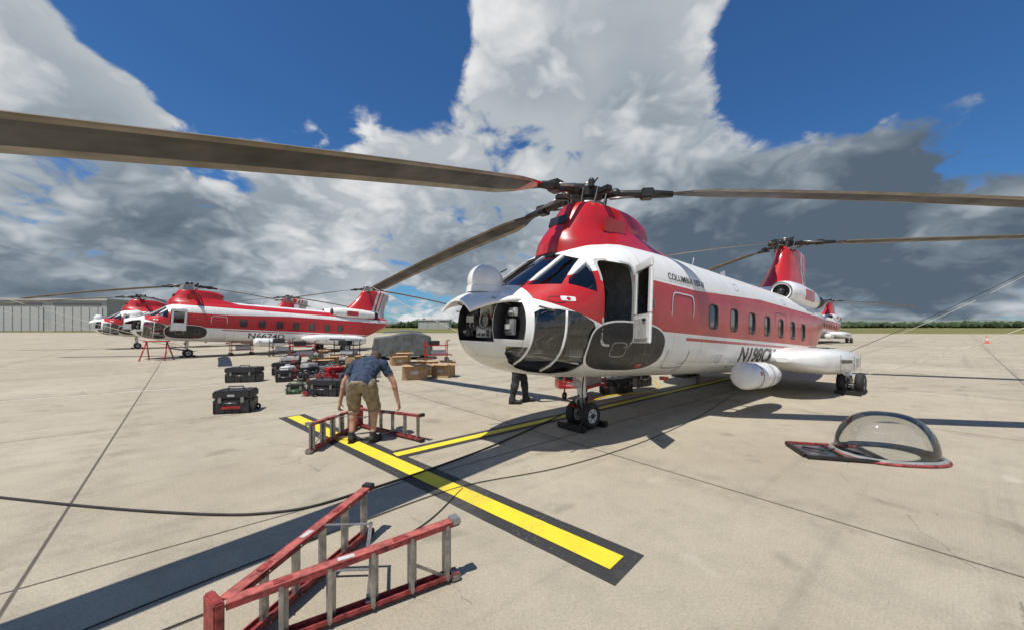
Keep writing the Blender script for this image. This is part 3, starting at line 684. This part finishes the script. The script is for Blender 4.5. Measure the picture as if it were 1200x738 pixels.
# ------------------------------------------------------------ ladders
def ladder(name,apex,e1,e2,z_end=.41,z_ap=.33,rw=.030,rh=.07):
    root=empty(name,(apex[0],apex[1],0)); b=B()
    for k,e in enumerate((e1,e2)):
        E=Vector((e[0]-apex[0],e[1]-apex[1],0)); d=E.normalized(); n=Vector((-d.y,d.x,0))
        a0=d*.03
        for z0,z1 in((.03,.03),(z_ap-.02,z_end-.02)):
            p0=a0+Vector((0,0,z0));p1=E+Vector((0,0,z1)); dirn=(p1-p0).normalized(); up=z0>.1
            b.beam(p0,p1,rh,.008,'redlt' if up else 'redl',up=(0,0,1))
            dz_=Vector((0,0,(-.012 if up else .012)))
            for s in(1,-1): b.beam(p0+n*(s*(rh/2-.004))+dz_,p1+n*(s*(rh/2-.004))+dz_,.008,.032,'redl')
            b.beam(p1-dirn*.05,p1+dirn*.010,rh+.012,.042,'black' if k else 'alu',bev=.006)
            for q in(.2,.45,.7): b.box(p0.lerp(p1,q)+Vector((0,0,.0055)),(.10,.035,.002),'ltgrey' if (q==.45 and up) else 'redl',(0,0,math.atan2(d.y,d.x)))
        steps=5
        for i in range(1,steps+1):
            t=i/(steps+.35); c=a0.lerp(E,t); zt=(z_ap+(z_end-z_ap)*t)-.03
            if k==0:
                b.beam(c+Vector((0,0,.035)),c+Vector((0,0,zt)),.075,.022,'alu',up=d); 
                b.beam(c+d*.02+Vector((0,0,.035)),c+d*.02+Vector((0,0,zt)),.008,.03,'steel',up=d)
            else:
                b.beam(c+Vector((0,0,.035)),c+Vector((0,0,zt)),.05,.018,'alu',up=d)
            for zz in(.036,zt): b.cyl(c+n*.045+Vector((0,0,zz)),c-n*.045+Vector((0,0,zz)),.006,'steel',n=8)
        if k==0: 
            c=a0.lerp(E,.93); b.beam(c+Vector((0,0,.04)),c-d*.2+Vector((0,0,.18)),.02,.004,'alu',up=n)
    d=((Vector((e1[0]-apex[0],e1[1]-apex[1],0)).normalized()+Vector((e2[0]-apex[0],e2[1]-apex[1],0)).normalized())).normalized()
    b.beam(d*-.02+Vector((0,0,.0)),d*-.02+Vector((0,0,z_ap+.02)),.15,.045,'redl',up=d,bev=.008)
    E1=Vector((e1[0]-apex[0],e1[1]-apex[1],0));E2=Vector((e2[0]-apex[0],e2[1]-apex[1],0)); mid=(E1+E2)*.29
    for z in(.05,.35):
        b.beam(E1*.55+Vector((0,0,z)),mid*1.25+Vector((0,0,z)),.022,.005,'alu'); b.beam(E2*.55+Vector((0,0,z)),mid*1.25+Vector((0,0,z)),.022,.005,'alu'); b.cyl(mid*1.25+Vector((0,0,z-.01)),mid*1.25+Vector((0,0,z+.01)),.012,'steel')
    b.make('ladder_frames',root); return root
ladder('step_ladder',(-1.42,1.86),(-.36,2.52),(-1.13,3.05))
ladder('step_ladder',(-2.53,6.32),(-2.63,4.95),(-1.27,5.46))

# ------------------------------------------------------------ people
def remesh(o,vox,smooth=6):
    md=o.modifiers.new('r','REMESH'); md.mode='VOXEL'; md.voxel_size=vox; md.use_smooth_shade=True
    ms=o.modifiers.new('s','SMOOTH'); ms.iterations=smooth; ms.factor=.5
    dg=bpy.context.evaluated_depsgraph_get(); me=bpy.data.meshes.new_from_object(o.evaluated_get(dg)); o.modifiers.clear(); o.data=me
    me.polygons.foreach_set('use_smooth',[True]*len(me.polygons)); return me
def capsule(b,p0,p1,r0,r1,n=14):
    b.cyl(p0,p1,r0,'skin',r1,n); b.sph(p0,r0,'skin',12); b.sph(p1,r1,'skin',12)
def hand(name,wr,d,palm_n,side,parent,grip=1.0):
    d=Vector(d).normalized(); pn=Vector(palm_n); pn=(pn-d*pn.dot(d)).normalized(); a=d.cross(pn)*side
    b=B(); X=Matrix((d,a,pn)).transposed().to_4x4(); wr=Vector(wr)
    b.sph(wr+d*.05,(.055,.042,.016),'skin',14,X); capsule(b,wr-d*.03,wr+d*.02,.026,.028)
    for i,(o_,L) in enumerate(((.033,.072),(.011,.08),(-.011,.075),(-.031,.06))):
        p=wr+d*.085+a*o_; dirv=d.copy(); b.sph(p,.0105,'skin',10)
        for k,(fr,cv) in enumerate(((.45,.5),(.3,.85),(.25,.7))):
            ang=cv*grip; R=Matrix.Rotation(ang,3,dirv.cross(pn).normalized() if dirv.cross(pn).length>1e-3 else a); dirv=(R@dirv).normalized()
            q=p+dirv*L*fr; capsule(b,p,q,.0095-.001*k,.009-.001*k,10); p=q
    p=wr+d*.025+a*.03; 
    q=p+(d*.6+a*.6+pn*.4).normalized()*.042; capsule(b,p,q,.013,.011,10); q2=q+(d*.7+pn*.75).normalized()*.034; capsule(b,q,q2,.010,.008,10)
    o=b.make(name,parent); remesh(o,.004,2); o.data.materials.clear(); o.data.materials.append(M['skin'])
def person(name,J,shirt,pants,short,hair,face,headtilt=0,sleeve=.6,base=(0,0,0),gripn=None):
    root=empty(name,base); o0=Vector(base); J={k:Vector(v)-o0 for k,v in J.items()}
    b=B(); pel,ch,nk,hd=J['pelvis'],J['chest'],J['neck'],J['head']
    sp=(nk-pel).normalized(); lat=(J['shR']-J['shL']).normalized(); fr=lat.cross(sp).normalized()*1.0
    X=Matrix((lat,fr,sp)).transposed().to_4x4()
    L=(nk-pel).length
    for t,w_,dp in((-.06,.165,.125),(.08,.17,.13),(.25,.165,.13),(.42,.17,.128),(.58,.18,.128),(.72,.19,.125),(.86,.175,.10),(.95,.10,.075)):
        b.sph(pel+sp*L*t,(w_,dp,.075),'skin',20,X)
    capsule(b,nk-sp*.03,hd-(hd-nk)*.35,.06,.055)
    for s in('L','R'):
        sh,el,wr,hp,kn,an=(J[k+s] for k in('sh','el','wr','hip','kn','an'))
        capsule(b,sh,el,.056,.042); capsule(b,el,wr,.043,.028); b.sph(sh,(.066,.062,.062),'skin',14)
        mid=el.lerp(wr,.25); b.sph(mid,.047,'skin',12)
        capsule(b,hp,kn,.092,.060); capsule(b,kn,an,.056,.036); b.sph(kn.lerp(an,.28)+Vector((0,-.012,0)),(.056,.060,.10),'skin',14)
        capsule(b,an,Vector((an.x,an.y,an.z-.03)),.04,.042)
    body=b.make('body',root); me=remesh(body,.013,5)
    sb=B()
    for s in('L','R'):
        an,ft=J['an'+s],J['toe'+s]; fd=(ft-an); fd.z=0; fd.normalize(); Z=Vector((0,0,1)); lt=Z.cross(fd)
        Y=Matrix((fd,lt,Z)).transposed().to_4x4(); g=Vector((an.x,an.y,0))
        sb.sph(g+fd*.08+Z*.045,(.145,.05,.045),'black',18,Y); sb.sph(g+fd*-.015+Z*.06,(.06,.046,.055),'black',16,Y); sb.sph(g+fd*.03+Z*.08,(.07,.045,.045),'black',16,Y)
        sb.box(g+fd*.06+Z*.012,(.27,.09,.024),'black',(0,0,math.atan2(fd.y,fd.x)),.010); sb.cyl(an-Z*.03,an+Z*.07,.047,'darkcl',.044,16)
    sb.make('shoes',root)
    segs=[]
    for s in('L','R'):
        segs+=[('arm',J['sh'+s],J['el'+s],0,1),('fore',J['el'+s],J['wr'+s],0,1),('thigh',J['hip'+s],J['kn'+s],0,1),('shin',J['kn'+s],J['an'+s],0,1)]
    segs+=[('tor',pel+sp*.03,nk-sp*.05,0,1),('pel',pel-sp*.10,pel+sp*.02,0,1),('nk',nk+sp*.02,hd,0,1)]
    me.materials.clear()
    for k in('skin',shirt,pants): me.materials.append(M[k])
    def lab(p):
        best=9;r=None
        for nm,a,c,_,_ in segs:
            ab=c-a;t=max(0,min(1,(p-a).dot(ab)/ab.length_squared)); dd_=(p-a-ab*t).length-{'tor':.15,'pel':.12,'thigh':.075,'shin':.05,'arm':.05,'fore':.036,'nk':.055}[nm]
            if dd_<best: best=dd_;r=(nm,t)
        nm,t=r
        if nm=='tor':return 1
        if nm=='nk': return 0
        if nm=='arm': return 1 if t<sleeve*1.0 or sleeve>=1 else 0
        if nm=='fore': return 1 if sleeve>1 else 0
        if nm=='pel' : return 2
        if nm=='thigh': return 2
        return 2 if (not short or t<.10) else 0
    nv=[0]*len(me.vertices)
    for pl in me.polygons:
        k=lab(pl.center); pl.material_index=k
        if k:
            for v in pl.vertices: nv[v]=k
    nr=[v.normal.copy() for v in me.vertices]
    for v in me.vertices:
        if nv[v.index]:
            q=v.co*9; f=.014+.014*noise.noise(Vector((q.x*1.3,q.y,q.z*.8)))+.008*noise.noise(q*2.7)
            if nv[v.index]==2: f+=.014
            v.co+=nr[v.index]*f
    me.update()
    hb=B(); fwd=Vector(face).normalized(); up=(hd-nk).normalized() if headtilt==0 else Vector(headtilt).normalized()
    fwd=(fwd-up*fwd.dot(up)).normalized(); lt=up.cross(fwd); H=Matrix((fwd,lt,up)).transposed().to_4x4()
    def hp_(x,y,z): return hd+fwd*x+lt*y+up*z
    hb.sph(hp_(0,0,.025),(.095,.074,.092),'skin',20,H); hb.sph(hp_(.025,0,-.045),(.066,.056,.07),'skin',16,H); hb.sph(hp_(.10,0,-.005),(.02,.012,.028),'skin',10,H)
    for s in(1,-1): hb.sph(hp_(-.002,.074*s,-.005),(.02,.008,.032),'skin',10,H)
    hb.sph(hp_(.075,0,-.085),(.025,.026,.02),'skin',10,H)
    ho=hb.make('head',root); remesh(ho,.006,2); ho.data.materials.clear(); ho.data.materials.append(M['skin'])
    fb=B()
    for s in(1,-1): fb.sph(hp_(.083,.031*s,.01),.011,'eye',10); fb.sph(hp_(.092,.031*s,.01),.005,'black',8); fb.box(hp_(.09,.031*s,.032),(.008,.03,.006),hair,H.to_euler())
    fb.sph(hp_(.085,0,-.045),(.008,.024,.006),'redl',10,H)
    fb.make('face_features',root)
    hr=B(); hr.sph(hp_(-.014,0,.040),(.096,.081,.088),hair,24,H); hr.sph(hp_(-.045,0,-.005),(.06,.072,.07),hair,20,H)
    hh_=hr.make('hair',root)
    for v in hh_.data.vertices: v.co+=Vector((1,1,1))*.004*noise.noise(v.co*60)
    for s,sg in(('L',-1),('R',1)):
        wr=J['wr'+s]; dv=(wr-J['el'+s]).normalized()
        hand('hand_'+s,wr+dv*.01,dv,(gripn or {}).get(s,lat*(-sg)),sg,root)
    return root
x0=-2.12
person('man',dict(pelvis=(x0,5.38,.86),chest=(x0,5.58,1.02),neck=(x0+.01,5.72,1.14),head=(x0+.03,5.88,1.15),
  shL=(x0-.20,5.70,1.09),shR=(x0+.21,5.70,1.09),elL=(x0-.36,5.68,.83),elR=(x0+.36,5.70,.83),wrL=(-2.55,5.70,.53),wrR=(-1.70,5.73,.53),
  hipL=(x0-.10,5.39,.84),hipR=(x0+.10,5.39,.84),knL=(x0-.15,5.52,.47),knR=(x0+.14,5.54,.47),anL=(x0-.155,5.44,.09),anR=(x0+.14,5.46,.09),
  toeL=(x0-.20,5.64,.05),toeR=(x0+.19,5.66,.05)),'navy','khaki',True,'hair',(0,.75,-.66),(0,.66,.75),.62,base=(x0,5.44,0),gripn={'L':(1,.1,0),'R':(-1,.1,0)})
x1,y1=.10,8.3
person('mechanic',dict(pelvis=(x1,y1,.93),chest=(x1+.05,y1,1.15),neck=(x1+.14,y1,1.40),head=(x1+.22,y1-.0,1.52),
  shL=(x1+.12,y1+.19,1.36),shR=(x1+.12,y1-.19,1.36),elL=(x1+.28,y1+.24,1.12),elR=(x1+.28,y1-.24,1.12),wrL=(x1+.48,y1+.18,1.20),wrR=(x1+.50,y1-.18,1.20),
  hipL=(x1,y1+.10,.90),hipR=(x1,y1-.10,.90),knL=(x1+.16,y1+.12,.50),knR=(x1-.02,y1-.12,.49),anL=(x1+.20,y1+.13,.09),anR=(x1-.10,y1-.13,.09),
  toeL=(x1+.42,y1+.15,.05),toeR=(x1+.12,y1-.15,.05)),'darkcl','darkcl',False,'hair',(.9,0,.2),0,2,base=(x1,y1,0))

# ------------------------------------------------------------ equipment
def toolcase(name,loc,rz,w_,d_,h_,body='dkplastic',lid=None,wheels=False):
    r=empty(name,(*loc,0),rz); b=B(); lid=lid or body; f=.62
    b.box((0,0,h_*f/2+.01),(w_,d_,h_*f),body,bev=.02); b.box((0,0,h_*(f+(1-f)/2)+.018),(w_*1.02,d_*1.03,h_*(1-f)-.01),lid,bev=.025)
    for x in(-.3,.3):
        b.box((x*w_,-d_/2-.012,h_*f),(.06,.02,.10),'steel',bev=.005); b.box((x*w_,0,h_+.012),(.05,d_*.9,.015),body,bev=.005)
    for x in(-.46,-.2,0,.2,.46): b.box((x*w_,-d_/2-.002,h_*f*.45),(.025,.02,h_*f*.8),body,bev=.004)
    b.tube([(-.1,-d_/2-.01,h_*f-.06),(-.09,-d_/2-.05,h_*f-.05),(.09,-d_/2-.05,h_*f-.05),(.1,-d_/2-.01,h_*f-.06)],.010,'steel')
    b.tube([(-.14,0,h_+.01),(-.12,0,h_+.07),(.12,0,h_+.07),(.14,0,h_+.01)],.013,body)
    for x in(-1,1): b.box((x*(w_/2+.012),0,h_*.5),(.03,.16,.03),'steel',bev=.008)
    if wheels:
        for y in(-1,1): b.torus((w_/2,y*d_*.4,.06),(0,1,0),.04,.02,'black')
        b.box((0,-d_/2-.014,h_*.28),(w_*.5,.01,.05),'redp',bev=.003); b.box((0,-d_/2-.014,h_*.82),(.12,.01,.04),'ltgrey',bev=.003)
    b.make('case_body',r); return r
toolcase('rolling_toolbox',(-5.35,7.45),.25,.62,.42,.42,'dkplastic','dkplastic',True)
e=empty('tool_tray',(-5.83,7.95,0),.5); b=B(); b.box((0,0,.1),(.3,.24,.2),'dkplastic',bev=.03); b.tube([(-.1,0,.2),(-.1,0,.28),(.1,0,.28),(.1,0,.2)],.01,'redp'); b.make('tray',e)
toolcase('tool_case',(-8.0,11.5),.15,.85,.5,.42)
toolcase('tool_case',(-4.45,9.25),-.15,.80,.42,.36)
toolcase('tool_case',(-5.35,9.5),.4,.4,.3,.22,'green','dkplastic')
toolcase('tool_case',(2.6,9.6),.7,.8,.45,.36); toolcase('tool_case',(3.5,10.7),.7,.7,.45,.42,'dkplastic','dkplastic'); toolcase('tool_case',(1.5,10.4),.2,.6,.4,.35,'redp','dkplastic')
cols=['redp','dkplastic','black','green','dkplastic','ltgrey','dkplastic','redl','darkcl','redp','whitep','steel','dkplastic','tarp']
for i in range(60):
    Y=random.uniform(11.3,18); X=random.uniform(-.60,-.34)*Y
    k=random.choice(cols); s=random.uniform(.25,.7)
    toolcase('equipment_case',(X,Y),random.uniform(0,3),s,s*.6,random.uniform(.14,.45),k,random.choice([k,'dkplastic','ltgrey']))
def holdall(loc,rz,s,mt):
    e=empty('holdall_bag',(*loc,0),rz); b=B(); R=[]
    for t in np.linspace(-1,1,13):
        k=(1-abs(t)**4)**.5*.9+.1; R.append([(t*s,k*s*.42*math.copysign(abs(math.cos(a))**.8,math.cos(a))+.02*noise.noise(Vector((t*4,a,0))),s*.36*(1+k*math.copysign(abs(math.sin(a))**.8,math.sin(a)))+.02*noise.noise(Vector((t*5,a,3)))) for a in np.linspace(0,2*math.pi,21)[:-1]])
    b.rings(R,mt); b.tube([(-s*.4,-s*.1,s*.66),(-s*.2,-s*.3,s*.95),(s*.2,-s*.3,s*.95),(s*.4,-s*.1,s*.66)],.014,'black'); b.tube([(-s*.8,0,s*.62),(0,0,s*.73),(s*.8,0,s*.62)],.008,'steel')
    b.make('bag_body',e)
for i in range(12):
    Y=random.uniform(10.5,15.5); holdall((random.uniform(-.60,-.36)*Y,Y),random.uniform(0,3),random.uniform(.22,.36),random.choice(['darkcl','redp','navy','khaki','black','tarp']))
for i in range(60):
    Y=random.uniform(9.0,14.5); X=random.uniform(-.58,-.36)*Y; e=empty('loose_part',(X,Y,0),random.uniform(0,3)); b=B(); k=random.choice(cols)
    b.box((0,0,.03),(random.uniform(.08,.25),.07,random.uniform(.05,.15)),k,bev=.01); b.cyl((-.1,0,.03),(.16,.04,.03),.014,'steel'); b.tube([(.1,0,.03),(.2,.1,.03),(.12,.22,.03)],.012,'black'); b.make('part',e)
def cbox(name,loc,rz,w_,d_,h_):
    r=empty(name,(*loc,0),rz); b=B(); t=.006
    for sx,sy,dx_,dy_ in((1,0,t,d_),(-1,0,t,d_),(0,1,w_-2*t-.002,t),(0,-1,w_-2*t-.002,t)): b.box((sx*(w_-t)/2,sy*(d_-t)/2,h_/2),(dx_,dy_,h_),'card')
    b.box((0,0,.01),(w_-.02,d_-.02,.01),'card')
    b.box((0,-d_*.62,h_+.03),(w_*.98,d_*.3,t),'card',(.3,0,0)); b.box((0,d_*.6,h_+.06),(w_*.98,d_*.3,t),'card',(-.5,0,0)); b.box((w_*.6,0,h_+.02),(w_*.3,d_*.9,t),'card',(0,.2,0))
    b.box((0,-d_/2-.002,h_*.55),(w_*.3,.002,h_*.25),'ltgrey'); b.box((0,0,h_*.6),(w_*.8,d_*.8,h_*.5),'tarp',bev=.03); b.make('box_panels',r)
cbox('cardboard_box',(-3.05,12.1),.2,.75,.55,.42); cbox('cardboard_box',(-2.25,12.6),-.3,.6,.5,.40); cbox('cardboard_box',(-2.9,13.2),.5,.6,.5,.45)
for i in range(7):
    Y=random.uniform(13.5,18.5); cbox('cardboard_box',(random.uniform(-.50,-.28)*Y,Y),random.uniform(0,1.5),random.uniform(.4,.7),random.uniform(.35,.5),random.uniform(.3,.5))
e=empty('tarp_covered_cart',(-5.6,19.8,0),.25)
bm_=bmesh.new(); bmesh.ops.create_cube(bm_,size=2); bmesh.ops.subdivide_edges(bm_,edges=bm_.edges,cuts=14,use_grid_fill=True)
b=B()
for v in bm_.verts:
    x,y,z=v.co; z=(z+1)/2
    fl=1+.10*(1-z); hgt=1.22+.14*math.sin(x*2.2+.6)-.25*max(0,x-.4)
    v.co=Vector((x*1.35*fl+.05*noise.noise(Vector((x*3,y*3,z*3))),y*.85*fl+.07*noise.noise(Vector((x*4,y*4,5))),.18+z*(hgt-.18)+.05*noise.noise(Vector((x*3,y*3,2)))*z))
    fo=noise.noise(Vector((x*7,y*7,z*1.2)))*.06*(1-z); v.co+=Vector((fo*(1 if x>0 else -1),fo,0))
b.bm(bm_,'tarp',True)
for x in(-1,1):
    for y in(-.6,.6): b.torus((x,y,.2),(0,1,0),.14,.06,'black')
b.tube([(1.4,0,.35),(2.1,0,.25),(2.5,0,.12)],.03,'redp'); b.tube([(-1,.4,1.3),(0,-.5,1.42),(.9,.5,1.35)],.02,'blue')
b.make('cart_body',e)
def trolley(loc,rz,mt):
    e=empty('service_cart',(*loc,0),rz); b=B()
    for z in(.3,.75): b.box((0,0,z),(1.1,.6,.04),mt,bev=.01)
    for x in(-.5,.5):
        for y in(-.26,.26): b.cyl((x,y,.1),(x,y,.95),.02,mt,n=8); b.torus((x,y,.09),(0,1,0),.06,.028,'black',16,8)
    b.tube([(.5,-.26,.95),(.62,-.26,1.0),(.62,.26,1.0),(.5,.26,.95)],.018,'steel'); b.box((-.1,0,.87),(.5,.4,.2),'dkplastic',bev=.02); b.box((.1,0,.42),(.7,.4,.2),'ltgrey',bev=.02); b.make('cart_frame',e)
trolley((-3.6,18.2),.3,'redp'); trolley((-15.5,22.0),.8,'redp'); trolley((-12.8,21.3),.2,'dkplastic'); trolley((-7.9,18.4),-.2,'dkplastic'); trolley((-9.6,17.6),.5,'redp'); trolley((1.7,8.9),.9,'redp')
e=empty('maintenance_stand',(-17.2,18.6,0),.3); b=B()
for x in(-.5,.5): b.tube([(x,-.4,0),(x*.8,0,.9),(x,.4,0)],.03,'redp')
b.box((0,0,.92),(.9,.4,.05),'redp',bev=.01); b.make('stand_frame',e)

# ------------------------------------------------------------ bubble window on ground
e=empty('bubble_window',(4.78,4.92,0),rad(-8)); b=B(); a_,c_,h_=.54,.42,.50
R=[]
for ph in np.linspace(0,math.pi/2-.03,16):
    k=math.cos(ph)**.72; R.append([(a_*k*math.cos(t),c_*k*math.sin(t),.05+h_*math.sin(ph)) for t in np.linspace(0,2*math.pi,49)[:-1]])
b.rings(R,'bubble',cap=False)
b.add(R[-1],[tuple(range(48))],'bubble',True)
def sring(k,z): return [(k*a_*math.copysign(abs(math.cos(t))**.8,math.cos(t)),k*c_*math.copysign(abs(math.sin(t))**.8,math.sin(t)),z) for t in np.linspace(0,2*math.pi,49)[:-1]]
b.rings([sring(1.09,.008),sring(1.09,.022)],'redl',cap=False); b.rings([sring(1.09,.022),sring(1.05,.036)],'redl',cap=False); b.rings([sring(1.05,.036),sring(1.01,.058),sring(.97,.058),sring(.97,.008)],'grey',cap=False)
for i in range(24):
    t=i*math.pi/12; b.cyl((1.045*a_*math.cos(t),1.045*c_*math.sin(t),.03),(1.045*a_*math.cos(t),1.045*c_*math.sin(t),.045),.007,'steel',n=6)
b.make('dome_and_frame',e)
e=empty('window_panel',(4.16,4.98,0),rad(-14)); b=B()
hw,hd=.42,.30
b.box((0,hd,.03),(2*hw,.05,.035),'redl',(0,0,0),.008); b.box((0,-hd,.03),(2*hw,.06,.035),'dark',(0,0,0),.008); b.box((hw,0,.031),(.06,2*hd-.06,.035),'dark',bev=.008); b.box((-hw,0,.031),(.05,2*hd-.06,.035),'dark',bev=.008)
b.box((0,0,.024),(2*hw-.06,2*hd-.06,.006),'dglass'); b.box((.0,0,.032),(.04,2*hd-.07,.02),'dark',bev=.004); b.box((.18,0.05,.034),(.2,.2,.015),'steel',bev=.004)
b.tube([(-.3,.1,.04),(-.1,-.05,.05),(.1,.12,.045),(.3,-.1,.045)],.010,'black')
b.make('panel_frame',e)

# ------------------------------------------------------------ cables and ropes
def spline(pts,n=12):
    P=[Vector(p) for p in pts]; P=[2*P[0]-P[1]]+P+[2*P[-1]-P[-2]]; out=[]
    for i in range(1,len(P)-2):
        for k in range(n):
            t=k/n; a,b_,c,d_=P[i-1:i+3]; out.append(.5*((2*b_)+(c-a)*t+(2*a-5*b_+4*c-d_)*t*t+(3*b_-a-3*c+d_)*t**3))
    out.append(P[-2]); return out
def cable(name,pts,r,mt,sag=0):
    b=B(); P=spline(pts) if not sag else [Vector(pts[0]).lerp(Vector(pts[1]),t)-Vector((0,0,sag*4*t*(1-t))) for t in np.linspace(0,1,24)]
    b.tube(P,r,mt,8); b.make(name)
cable('rope_shadow_line',[(-8,4.3,.012),(-4.9,3.68,.012),(-3.0,3.38,.012),(-2.04,3.40,.012),(-1.45,3.85,.014),(-.45,5.02,.014),(.5,6.45,.014),(1.1,7.4,.014)],.012,'black')
cable('rope_shadow_line',[(-2.5,1.85,.01),(-2.0,2.45,.01),(-1.3,3.2,.01),(-.5,3.95,.01),(.6,4.5,.01),(1.9,5.5,.01),(3.4,7.0,.01),(5.2,9.1,.01)],.005,'black')  # thin black tube added in place of a rope's shadow on the concrete
cable('rope_shadow_line',[(-2.35,1.6,.01),(-1.75,2.2,.01),(-1.2,2.62,.01),(-.75,3.15,.01),(-.5,3.9,.01)],.005,'dark')
cable('rope_shadow_line',[(1.2,7.5,.014),(2.2,9.0,.014),(3.6,9.8,.014),(4.2,12,.014),(2,14,.014)],.014,'yellow')
cable('tie_down_rope',[(8.9,9.6,.45),(13.4,9.3,2.0)],.010,'rope',.12)
cable('tie_down_rope',[(8.7,9.9,1.0),(14.9,9.9,3.9)],.007,'dark',.10)
cable('tie_down_rope',[(8.8,10.1,.9),(16,12.0,3.2)],.007,'rope',.10)
cable('tie_down_rope',[(-17.5,20.4,.6),(-25.5,19.4,3.0)],.012,'rope',.05)
cable('tie_down_rope',[(-17.5,20.0,.6),(-24.5,17.4,2.6)],.012,'rope',.05)
cable('tie_down_rope',[(1.0,6.1,.7),(-4.2,11.2,2.85)],.006,'rope',.06)
e=empty('traffic_cone',(46,37.2,0)); b=B()
b.box((0,0,.02),(.42,.42,.04),'orange',bev=.01); b.cyl((0,0,.04),(0,0,.32),.15,'orange',.10,20); b.cyl((0,0,.32),(0,0,.5),.10,'whitep',.065,20); b.cyl((0,0,.5),(0,0,.72),.065,'orange',.025,20); b.make('cone_body',e)

# ------------------------------------------------------------ background
m,nt,p=newmat('corrugated_cladding');N=NT(nt);o=N.obj();x,y,z=N.sep(o)
c=N.mix(N.mr(N.noise(o,.3,4),.3,.7,0,1),C(.36,.37,.37),C(.46,.46,.45)); nt.links.new(c,p.inputs['Base Color']); p.inputs['Roughness'].default_value=.6
nt.links.new(N.bump(N.m('SINE',N.m('MULTIPLY',x,9)),.6,.05),p.inputs['Normal']); M['clad']=m
def hangar(name,loc,rz,w_,d_,h_,nd):
    e=empty(name,(*loc,0),rz); b=B(); b.box((0,0,h_/2),(w_,d_,h_),'clad'); b.box((0,0,h_+.35),(w_+1,d_+1,.7),'ltgrey')
    n=nd; 
    for i in range(n):
        xx=-w_/2+(i+.5)*w_/n; b.box((xx,-d_/2-.12,h_*.40),(w_/n*.86,.2,h_*.78),'ltgrey')
        for k in range(6): b.box((xx-w_/n*.36+k*w_/n*.144,-d_/2-.25,h_*.40),(.12,.08,h_*.78),'grey')
        b.box((xx,-d_/2-.12,h_*.88),(w_/n*.8,.15,h_*.06),'dglass')
    b.make('hangar_shell',e)
hangar('aircraft_hangar',(-176,142),.12,84,45,9.8,5)
hangar('airport_building',(-46,230),.0,18,10,5,3); hangar('airport_building',(165,250),-.2,30,12,5,4)
M['leaf']=simple('distant_foliage',(.045,.075,.028),1,0,.35,.15)
b=B()
bmI=bmesh.new(); bmesh.ops.create_icosphere(bmI,subdivisions=1,radius=1); bmI.verts.index_update()
iv=[v.co.copy() for v in bmI.verts]; jf=[[v.index for v in f.verts] for f in bmI.faces]; bmI.free()
for i in range(1500):
    X=random.uniform(-700,700); Y=330+random.uniform(0,90)+40*noise.noise(Vector((X*.01,0,0)))
    hgt=(2.2+4.5*max(0,noise.noise(Vector((X*.02,3,0)))+.35)+random.random()*2)
    if noise.noise(Vector((X*.008,9,1)))<-.28: hgt*=.4
    sc_=(random.uniform(2.5,7),random.uniform(2,5),hgt*.6)
    b.add([Vector((X+v.x*sc_[0]*random.uniform(.75,1.2),Y+v.y*sc_[1],hgt*.5+v.z*sc_[2]*random.uniform(.7,1.2))) for v in iv],jf,'leaf')
b.make('distant_trees')
m,nt,p=newmat('hazy_hills');N=NT(nt);o=N.obj()
nt.links.new(N.mix(N.mr(N.noise(o,.004,6,.65),.35,.65,0,1),C(.10,.135,.13),C(.19,.20,.14)),p.inputs['Base Color']); p.inputs['Roughness'].default_value=1; M['hill']=m
b=B();vs=[];fs=[];n=160
for i in range(n+1):
    X=-4000+8000*i/n
    hg=26+22*noise.noise(Vector((X*.0012,1,0)))+9*noise.noise(Vector((X*.006,4,0)))+ (14 if X>600 else 0)
    for k,(Y,f) in enumerate(((1900,0),(2150,.55),(2500,1),(3200,.8))): vs.append((X,Y,max(-1,hg*f-1)))
for i in range(n):
    for k in range(3): q=i*4+k; fs.append((q,q+4,q+5,q+1))
b.add(vs,fs,'hill',True); b.make('hills')
